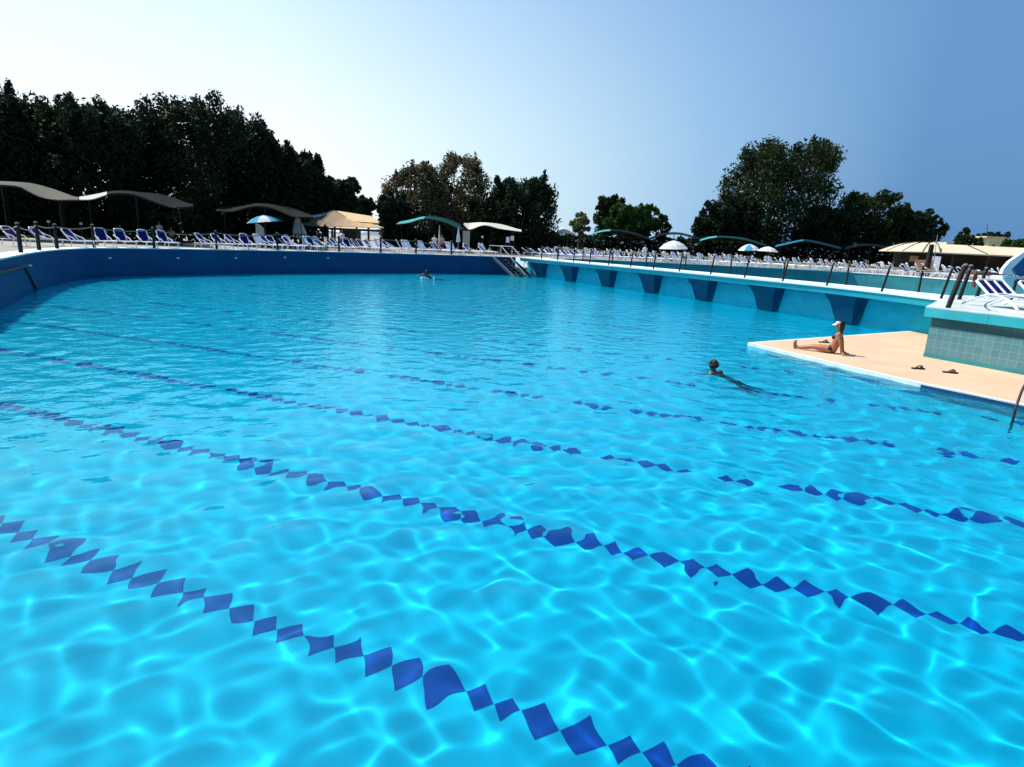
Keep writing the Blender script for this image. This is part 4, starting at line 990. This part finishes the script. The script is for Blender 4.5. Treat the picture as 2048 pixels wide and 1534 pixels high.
tree('small dark brown tree left of the bright green tree', 1214, 386, 470, 29, 96, 'round', 'leaf_olive', .9, seed=52, size=0.32)
tree('bright green bushy tree in the gap between the tree groups', 1264, 408, 474, 56, 92, 'round', 'leaf_green', 1.3, seed=53, size=0.34)
tree('spindly bare shrub at the right of the bright green tree', 1322, 428, 474, 17, 94, 'open', 'leaf_olive', .45, seed=54, size=0.26, core=False, cat='shrub', name='shrub')
GR = 'trees of the right hand group'
tree('small round dark tree at the left end of the right group', 1402, 432, 478, 19, 96, 'round', 'leaf_dark', .7, seed=61, size=0.32, group=GR)
tree('dark spreading tree on the left flank of the big right tree', 1452, 388, 484, 62, 98, 'round', 'leaf_dark', 1.5, 0.12, seed=62, size=0.36, group=GR)
tree('big olive green tree leaning right, tallest of the right group', 1530, 275, 486, 112, 100, 'round', 'leaf_olive', 4.2, 0.17, seed=63, size=0.32, spires=22, group=GR)
tree('dark tree to the right of the big olive tree', 1728, 382, 490, 76, 100, 'round', 'leaf_olive', 1.5, 0.02, seed=64, size=0.36, group=GR, spires=10)
tree('dark low tree between the big olive tree and its right neighbour', 1650, 412, 490, 72, 97, 'round', 'leaf_dark', 1.3, 0.0, seed=66, size=0.36, group=GR)
tree('small dark tree at the right end of the right group', 1822, 420, 490, 60, 98, 'open', 'leaf_dark', 1.3, 0.12, seed=65, size=0.34, group=GR)
GS = 'shrubs on and beside the yellow house'
tree('leafy shrub in front of the pale yellow house', 1935, 470, 497, 26, 112, 'open', 'leaf_olive', .7, seed=71, size=0.32, core=False, name='shrub', cat='shrub', group=GS)
tree('spiky tall plant at the left of the yellow house', 1924, 456, 492, 13, 113, 'open', 'leaf_olive', .3, seed=72, size=0.34, core=False, name='shrub', cat='shrub', group=GS, spires=10)
tree('dark rooftop planting on the yellow house', 1985, 465, 480, 32, 122, 'round', 'leaf_dark', .6, seed=73, size=0.3, core=False, name='shrub', cat='shrub', group=GS, trunk=False)
tree('bright green bush at the right end of the yellow house', 2034, 481, 503, 30, 108, 'round', 'leaf_green', .9, seed=74, size=0.34, name='shrub', cat='shrub', group=GS)
def hedge(label, x0, x1, y_top, Y, seed, leaf='leaf_dark', y_tops=None):
    rg = np.random.default_rng(seed); a = pt(x0, y_top, Y); b = pt(x1, y_tops or y_top, Y)
    th = thing('hedge', label, 'hedge', ((a.x+b.x)/2, Y, DECK)); cl = []; n = int((b.x-a.x)/.8)
    for i in range(n):
        u = (i+.5)/n; x = a.x+(b.x-a.x)*u-(a.x+b.x)/2; h = (a.z+(b.z-a.z)*u-DECK)*rg.uniform(.82, 1.04)
        cl.append((x, rg.normal()*.4, h*.5, .9, 1.0, h*.5, 150)); cl.append((x, 0, h*.88, .5, .6, h*.12, 45))
    V, Fq = leaves(cl, 0.34, rg); link('foliage', np_mesh('foliage', V, Fq, M[leaf], False), th)
    mb = MB(); mb.tube([(a.x-(a.x+b.x)/2, 0, .1), (b.x-(a.x+b.x)/2, 0, .1)], .08, 0, 5); mb.build('trunk', M['trunk'], th)
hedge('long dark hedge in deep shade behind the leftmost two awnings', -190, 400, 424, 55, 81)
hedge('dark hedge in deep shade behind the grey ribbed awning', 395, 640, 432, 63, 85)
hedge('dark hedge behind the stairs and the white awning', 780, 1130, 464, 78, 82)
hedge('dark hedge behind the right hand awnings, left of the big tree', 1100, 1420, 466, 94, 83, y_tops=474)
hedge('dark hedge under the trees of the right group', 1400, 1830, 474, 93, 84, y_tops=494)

# ------------------------------------------------------------------ people
def skin_body(pts, edges, rad, voxel=0.016, extra=None, name='person'):
    """One continuous skin: joints with radii, grown, joined with the head shape, remeshed."""
    bm = bmesh.new()
    for a, b in edges:
        p, q = Vector(pts[a]), Vector(pts[b]); ra, rb = rad[a], rad[b]; ax_ = q-p
        if ax_.length < 1e-5: continue
        m_ = Matrix.Translation((p+q)/2) @ ax_.to_track_quat('Z', 'Y').to_matrix().to_4x4()
        bmesh.ops.create_cone(bm, cap_ends=True, segments=12, radius1=ra, radius2=rb, depth=ax_.length, matrix=m_)
    for n in pts: bmesh.ops.create_icosphere(bm, subdivisions=2, radius=rad[n], matrix=Matrix.Translation(pts[n]))
    for c_, r3, rot in (extra or []):
        m_ = Matrix.Translation(c_) @ rot.to_4x4() @ Matrix.Diagonal((*r3, 1))
        bmesh.ops.create_icosphere(bm, subdivisions=2, radius=1.0, matrix=m_)
    me2 = bpy.data.meshes.new(name); bm.to_mesh(me2); bm.free()
    o2 = bpy.data.objects.new(name, me2); C.objects.link(o2)
    rm = o2.modifiers.new('remesh', 'REMESH'); rm.mode = 'VOXEL'; rm.voxel_size = voxel; rm.use_smooth_shade = True
    sm = o2.modifiers.new('smooth', 'SMOOTH'); sm.iterations = 2; sm.factor = 0.4
    bpy.context.view_layer.update(); dg = bpy.context.evaluated_depsgraph_get()
    fin = bpy.data.meshes.new_from_object(o2.evaluated_get(dg), depsgraph=dg); fin.name = name
    bpy.data.objects.remove(o2)
    return fin
def hand(P, E_, Rd, key, wrist, palm_dir, side_dir, up_dir, palm=.085):
    """palm and five fingers rooted in the palm"""
    w_ = Vector(wrist); pd = Vector(palm_dir).normalized(); sd_ = Vector(side_dir).normalized(); ud = Vector(up_dir).normalized()
    P[key+'palm'] = w_+pd*palm*.6; Rd[key+'palm'] = .032; E_.append((key+'wrist', key+'palm'))
    for i, (o_, L_) in enumerate(((-.03, .070), (-.01, .080), (.011, .075), (.03, .058))):
        k = f'{key}f{i}'; b = P[key+'palm']+pd*.035+sd_*o_
        P[k+'a'] = b; P[k+'b'] = b+pd*L_*.55+ud*.008+sd_*o_*.25; P[k+'c'] = b+pd*L_-ud*.004+sd_*o_*.4
        Rd[k+'a'] = .011; Rd[k+'b'] = .0095; Rd[k+'c'] = .008
        E_ += [(key+'palm', k+'a'), (k+'a', k+'b'), (k+'b', k+'c')]
    k = key+'th'; b = w_+pd*.03-sd_*.032; P[k+'a'] = b; P[k+'b'] = b+pd*.03-sd_*.03; P[k+'c'] = b+pd*.055-sd_*.04
    Rd[k+'a'] = .013; Rd[k+'b'] = .011; Rd[k+'c'] = .009
    E_ += [(key+'palm', k+'a'), (k+'a', k+'b'), (k+'b', k+'c')]
def bathing_woman():
    P = {}; E_ = []; Rd = {}
    def add(n, p, r, to=None):
        P[n] = Vector(p); Rd[n] = r
        if to: E_.append((to, n))
    # x: towards the feet, y: to her left, z: up
    add('pelvis', (0, 0, .13), .128); add('waist', (-.07, 0, .30), .105, 'pelvis'); add('chest', (-.10, 0, .46), .105, 'waist'); add('neckbase', (-.11, 0, .61), .062, 'chest'); add('neck', (-.105, 0, .68), .05, 'neckbase')
    for s, k in ((1, 'l'), (-1, 'r')):
        add(k+'hip', (.06, .085*s, .11), .098, 'pelvis'); add(k+'mid', (.27, .088*s, .125), .084, k+'hip'); add(k+'knee', (.48, .085*s, .13), .058, k+'mid'); add(k+'calf', (.62, .085*s, .10), .054, k+'knee')
        add(k+'ankle', (.89, .08*s, .06), .034, k+'calf'); add(k+'heel', (.93, .08*s, .045), .036, k+'ankle'); add(k+'ball', (.955, .082*s, .17), .034, k+'heel'); add(k+'toe', (.945, .085*s, .235), .022, k+'ball')
        add(k+'sh', (-.12, .165*s, .565), .056, 'chest'); add(k+'elbow', (-.20, .20*s, .32), .04, k+'sh'); add(k+'wrist', (-.25, .20*s, .075), .026, k+'elbow')
        hand(P, E_, Rd, k, P[k+'wrist']+Vector((0, 0, -.035)), (-.9, .25*s, -.12), (0, -1*s, 0), (0, 0, 1))
        add(k+'breast', (-.01, .075*s, .465), .058, 'chest')
    hq = Matrix.Rotation(R(14), 3, 'Y'); h = Vector((-.085, 0, .80))
    ex = [(h, (.095, .075, .115), hq), (h+Vector((.035, 0, -.055)), (.06, .05, .055), hq), (h+Vector((.097, 0, -.012)), (.020, .013, .020), hq), (h+Vector((.088, 0, -.052)), (.014, .024, .010), hq)]
    for s in (1, -1): ex += [(h+Vector((-.005, .075*s, -.01)), (.018, .012, .03), hq), (h+Vector((.078, .030*s, .022)), (.012, .014, .009), hq)]
    E_ += [('chest', 'lhipx'), ('chest', 'rhipx')]
    for s, k in ((1, 'l'), (-1, 'r')): P[k+'hipx'] = Vector((-.03, .07*s, .16)); Rd[k+'hipx'] = .1
    for s, k in ((1, 'l'), (-1, 'r')): P[k+'rib'] = Vector((-.10, .065*s, .44)); Rd[k+'rib'] = .095; E_.append((k+'rib', k+'hipx'))
    return skin_body(P, E_, Rd, .009, ex)
hip = at(1663, 706, PZ); ft = at(1583, 696, PZ); dx = Vector((ft.x-hip.x, ft.y-hip.y, 0)); az_ = math.atan2(dx.y, dx.x)
th = thing('person', 'woman in a dark bikini and white visor sitting on the beach platform', 'person', (hip.x, hip.y, PZ-.012), az_)
body = bathing_woman(); body.materials.append(M['skin']); link('body', body, th)
scale_ = dx.length/0.98; th.scale = (min(1.12, max(.95, scale_)),)*3
mb = MB(); seg = 16
def loft(mb, rings, mi=0):
    vs = []; fs = []; n = len(rings[0])
    for r_ in rings: vs += [tuple(p) for p in r_]
    for i in range(len(rings)-1):
        for k in range(n): fs.append((i*n+k, i*n+(k+1) % n, (i+1)*n+(k+1) % n, (i+1)*n+k))
    fs += [tuple(range(n))[::-1], tuple((len(rings)-1)*n+k for k in range(n))]; mb.add(vs, fs, mi, True)
def ring(c_, rx, ry, axis='Z', n=16, tilt=0.0):
    c_ = Vector(c_); out = []
    for k in range(n):
        a = 2*math.pi*k/n; v = Vector((rx*math.cos(a), ry*math.sin(a), 0)) if axis == 'Z' else Vector((0, ry*math.cos(a), rx*math.sin(a)))
        out.append(c_ + Matrix.Rotation(tilt, 3, 'Y') @ v)
    return out
loft(mb, [ring((.09, 0, .12), .105, .185, 'X'), ring((.02, 0, .135), .145, .178, 'X'), ring((-.05, 0, .17), .128, .150, 'X'), ring((-.075, 0, .20), .10, .13, 'X')]); mb.build('bikini_bottom', M['bikini'], th)
mb = MB()
for s in (1, -1):
    loft(mb, [ring((-.035, .075*s, .462), .058, .062, 'X'), ring((.0, .075*s, .462), .061, .064, 'X'), ring((.035, .075*s, .458), .046, .048, 'X'), ring((.052, .075*s, .456), .012, .012, 'X')])
loft(mb, [ring((-.10, 0, .425), .118, .138), ring((-.10, 0, .445), .126, .143), ring((-.10, 0, .462), .124, .140)]); mb.build('bikini_top', M['bikini'], th)
mb = MB(); h = Vector((-.085, 0, .80)); loft(mb, [ring(h+Vector((-.02, 0, .122)), .03, .03), ring(h+Vector((-.028, 0, .105)), .075, .065), ring(h+Vector((-.035, 0, .05)), .096, .086), ring(h+Vector((-.055, 0, -.02)), .082, .084), ring(h+Vector((-.070, 0, -.10)), .060, .075), ring(h+Vector((-.078, 0, -.19)), .042, .075), ring(h+Vector((-.075, 0, -.25)), .02, .05)][::-1]); mb.build('hair', M['hair'], th)
mb = MB(); cp = h+Vector((.02, 0, .06))
vs = []
for r_ in (.07, .185):
    for a in np.linspace(-1.1, 1.1, 9): vs.append(cp+Vector((r_*math.cos(a)*.86, r_*.6*math.sin(a)*1.3, -.02 + (.0 if r_ < .1 else -.045))))
mb.sheet([vs[:9], vs[9:]], .014); loft(mb, [ring(h+Vector((.0, 0, .045)), .100, .085), ring(h+Vector((.0, 0, .085)), .094, .078)]); mb.build('visor', M['cap'], th)

def swimmer(label, px, py, Y_, az, trail=True, raised=False, mt='dark_skin', scl=1.0, rise=-0.02):
    p = at(px, py, 0); th = thing('person', label, 'person', (p.x, p.y, rise), az)
    P = {}; E_ = []; Rd = {}
    def add(n, q, r, to=None):
        P[n] = Vector(q); Rd[n] = r
        if to: E_.append((to, n))
    # x: the way the swimmer faces
    add('chest', (-.10, 0, -.12), .13); add('neckbase', (.0, 0, .02), .075, 'chest'); add('neck', (.02, 0, .09), .058, 'neckbase')
    add('waist', (-.38, 0, -.30), .11, 'chest'); add('pelvis', (-.58, 0, -.46), .125, 'waist')
    for s, k in ((1, 'l'), (-1, 'r')):
        add(k+'sh', (-.06, .20*s, .0), .078, 'chest')
        if raised and s > 0: add(k+'elbow', (.20, .30*s, .12), .046, k+'sh'); add(k+'wrist', (.42, .26*s, .03), .03, k+'elbow')
        else: add(k+'elbow', (.12, .34*s, -.12), .045, k+'sh'); add(k+'wrist', (.34, .36*s, -.16), .03, k+'elbow')
        hand(P, E_, Rd, k, P[k+'wrist']+Vector((.03, 0, 0)), (1, .1*s, -.1), (0, -s, 0), (0, 0, 1))
        add(k+'hip', (-.64, .09*s, -.50), .092, 'pelvis'); add(k+'knee', (-.88, .12*s, -.80), .058, k+'hip'); add(k+'ankle', (-1.22, .13*s, -.92), .036, k+'knee'); add(k+'toe', (-1.38, .13*s, -.98), .024, k+'ankle')
    h = Vector((.05, 0, .185)); hq = Matrix.Rotation(R(-6), 3, 'Y')
    ex = [(h, (.095, .076, .118), hq), (h+Vector((.03, 0, -.06)), (.06, .052, .055), hq), (h+Vector((.097, 0, -.012)), (.02, .013, .02), hq), (h+Vector((.086, 0, -.055)), (.014, .024, .01), hq)]
    for s in (1, -1): ex += [(h+Vector((-.005, .077*s, -.01)), (.018, .012, .03), hq)]
    me = skin_body(P, E_, Rd, .016, ex); me.materials.append(M[mt]); link('body', me, th)
    rg = np.random.default_rng(int(px)); mb = MB()
    for i in range(150):
        d_ = rg.normal(size=3); d_ /= np.linalg.norm(d_)
        if d_[2] < -.35 or (d_[0] > .55 and d_[2] < .45): continue
        c_ = h+Vector((-.015+.108*d_[0], .100*d_[1], .018+.128*d_[2])); mb.lathe([(0.0, -.03), (.03, -.015), (.035, .004), (.0, .032)], c_, 5)
    mb.build('hair', M['hair'], th); th.scale = (scl,)*3; return th
swimmer('dark haired swimmer with head and shoulders out of the turquoise water', 1428, 745, 0, R(130), scl=1.0)
swimmer('distant swimmer doing the crawl near the far blue wall', 855, 556, 0, R(182), raised=True, scl=1.35, rise=0.15)
sw3 = swimmer('pale swimmer splashing beside the walkway fins', 1172, 553, 0, R(120), raised=True, mt='skin', scl=1.1)
def splash(label, px, py, wid, hgt, n, seed, name='splash'):
    p = at(px, py, 0); rg = np.random.default_rng(seed); mb = MB()
    for i in range(n):
        r_ = rg.uniform(.025, .085); c_ = (p.x+rg.normal()*wid, p.y+rg.normal()*wid*.8, abs(rg.normal())*hgt+.01)
        mb.lathe([(0.0, -r_), (r_*.8, -r_*.4), (r_, 0), (r_*.7, r_*.6), (0, r_)], c_, 6)
    return tag(mb.build(name, M['foam']), label, 'splash', kind='stuff')
splash('white splash of water round the swimmer by the fins', 1168, 553, .8, .28, 260, 1)
splash('white churned water round the crawling swimmer', 852, 557, .55, .02, 7, 2)

# standing and sitting guests in the shade
def guest(kind):
    P = {}; E_ = []; Rd = {}
    def add(n, q, r, to=None):
        P[n] = Vector(q); Rd[n] = r
        if to: E_.append((to, n))
    z = .92 if kind == 'stand' else .50
    add('pelvis', (0, 0, z), .14); add('waist', (0, 0, z+.18), .12, 'pelvis'); add('chest', (0, 0, z+.36), .135, 'waist'); add('neckbase', (0, 0, z+.52), .07, 'chest'); add('neck', (0, 0, z+.58), .055, 'neckbase')
    for s, k in ((1, 'l'), (-1, 'r')):
        add(k+'sh', (0, .18*s, z+.48), .06, 'chest'); add(k+'elbow', (-.02, .24*s, z+.22), .045, k+'sh'); add(k+'wrist', (.12, .22*s, z+.02), .03, k+'elbow')
        hand(P, E_, Rd, k, P[k+'wrist']+Vector((.02, 0, -.02)), (.5, 0, -.8), (0, -s, 0), (1, 0, .4))
        if kind == 'stand': add(k+'hip', (0, .09*s, z-.06), .10, 'pelvis'); add(k+'knee', (.02, .1*s, .48), .065, k+'hip'); add(k+'ankle', (0, .1*s, .08), .04, k+'knee')
        else: add(k+'hip', (.08, .09*s, z-.02), .10, 'pelvis'); add(k+'knee', (.46, .1*s, .48), .065, k+'hip'); add(k+'ankle', (.46, .1*s, .08), .04, k+'knee')
        q = P[k+'ankle']; add(k+'toe', (q.x+.18, q.y, .035), .032, k+'ankle')
    h = Vector((.02, 0, z+.72)); I = Matrix.Identity(3)
    ex = [(h, (.095, .076, .118), I), (h+Vector((.03, 0, -.06)), (.06, .052, .055), I), (h+Vector((.097, 0, -.01)), (.02, .013, .02), I)]
    me = skin_body(P, E_, Rd, .02, ex); me.materials.append(M['skin']); return me, z, h
GM = {k: guest(k) for k in ('stand', 'sit')}
M['shirt_white'] = mat('white_shirt', (.75, .75, .75), .8, .06, 6); M['shirt_pink'] = mat('pink_shirt', (.55, .30, .26), .8, .06, 6)
M['shorts'] = mat('dark_shorts', (.02, .03, .06), .8, .2, 6)
def person(label, px, py, Y, kind, shirt, az):
    me, z, h = GM[kind]; p = pt(px, py, Y); th = thing('person', label, 'person', (p.x, p.y, DECK), az, 'guests in the shade of the awnings')
    link('body', me, th)
    mb = MB(); loft(mb, [ring((0, 0, z+.02), .165, .19), ring((0, 0, z+.18), .15, .175), ring((0, 0, z+.36), .165, .20), ring((0, 0, z+.50), .12, .21), ring((0, 0, z+.55), .07, .09)])
    for s in (1, -1): loft(mb, [ring((-.01, .235*s, z+.28), .062, .062), ring((0, .19*s, z+.47), .075, .075)])
    mb.build('shirt', M[shirt], th)
    mb = MB()
    loft(mb, [ring((0, 0, z-.08), .15, .185), ring((0, 0, z+.03), .16, .185)])
    for s in (1, -1):
        if kind == 'stand': loft(mb, [ring((.01, .10*s, z-.34), .10, .095), ring((0, .09*s, z-.04), .115, .10)])
        else: loft(mb, [ring((.36, .10*s, .49), .085, .085, 'X'), ring((.06, .09*s, .49), .11, .10, 'X')])
    mb.build('shorts', M['shorts'], th)
    mb = MB(); loft(mb, [ring(h+Vector((-.02, 0, .125)), .03, .03), ring(h+Vector((-.02, 0, .10)), .08, .066), ring(h+Vector((-.03, 0, .03)), .09, .085), ring(h+Vector((-.05, 0, -.05)), .06, .07)][::-1]); mb.build('hair', M['hair'], th)
    if kind == 'sit':
        ch = thing('stool', label.replace('person', 'stool under the person').split(' sitting')[0] + ' sitting in the shade', 'stool', (p.x, p.y, DECK), az, 'stools under seated guests')
        mb = MB(); mb.lathe([(0, .30), (.19, .31), (.2, .345), (0, .352)], (0, 0, 0), 12); mb.build('seat', M['white'], ch)
        for k in range(4):
            a = math.pi/4+k*math.pi/2; mb = MB(); mb.tube([(.14*math.cos(a), .14*math.sin(a), .315), (.18*math.cos(a), .18*math.sin(a), 0)], .018, 0, 6); mb.build('leg', M['white'], ch)
for a in (('person in a white shirt sitting under the second awning', 240, 452, 52, 'sit', 'shirt_white', R(-70)),
          ('person in a pink shirt sitting under the tip of the second awning', 342, 452, 52, 'sit', 'shirt_pink', R(-100)),
          ('person in a white top standing right of the pink shirt', 318, 448, 53, 'stand', 'shirt_white', R(-90)),
          ('person in white standing in front of the thatched hut', 684, 470, 56, 'stand', 'shirt_white', R(-120)),
          ('person in white standing below the teal awning', 869, 475, 64, 'stand', 'shirt_white', R(-80)),
          ('person in pink standing beside the thin closed parasol', 884, 478, 63.5, 'stand', 'shirt_pink', R(-60)),
          ('person in white standing among the loungers left of the open white parasol', 1290, 498, 72, 'stand', 'shirt_white', R(-90))): person(*a)

# sandals on the platform
def sandal(label, px, py, rz):
    p = at(px, py, PZ); th = thing('sandal', label, 'sandal', (p.x, p.y, PZ), rz, 'sandals left on the platform')
    mb = MB(); out_ = [(-.15, .0), (-.135, .04), (-.05, .042), (.04, .06), (.12, .05), (.155, .0), (.12, -.05), (.04, -.055), (-.05, -.04), (-.135, -.038)]
    mb.prism(out_, 0.001, .028); mb.build('sole', M['sandal'], th)
    for s in (1, -1):
        mb = MB(); mb.tube(spline([(.09, 0, .03), (.06, .03*s, .075), (-.01, .048*s, .03)], 4), .012, 0, 6); mb.build('strap', M['sandal'], th)
sandal('black sandal left of its mate near the tiled wall', 1836, 738, R(5)); sandal('black sandal right of its mate near the tiled wall', 1900, 746, R(-15)); sandal('black sandal lying behind the sunbathing woman', 1648, 685.5, R(0))
for o in list(C.objects):
    if o.name.startswith('sandal') and o.parent is None: o.scale = (1.25, 1.25, 1.25)

# ------------------------------------------------------------------ render settings
sc.render.engine = 'CYCLES'
sc.cycles.use_denoising = True
sc.cycles.caustics_refractive = True; sc.cycles.caustics_reflective = True
sc.cycles.blur_glossy = 0.3
sc.cycles.max_bounces = 10; sc.cycles.transmission_bounces = 8; sc.cycles.diffuse_bounces = 3; sc.cycles.glossy_bounces = 4
sc.cycles.sample_clamp_indirect = 4.0
sc.view_settings.view_transform = 'Standard'; sc.view_settings.look = 'None'
sc.view_settings.exposure = 0.55; sc.view_settings.gamma = 1.0
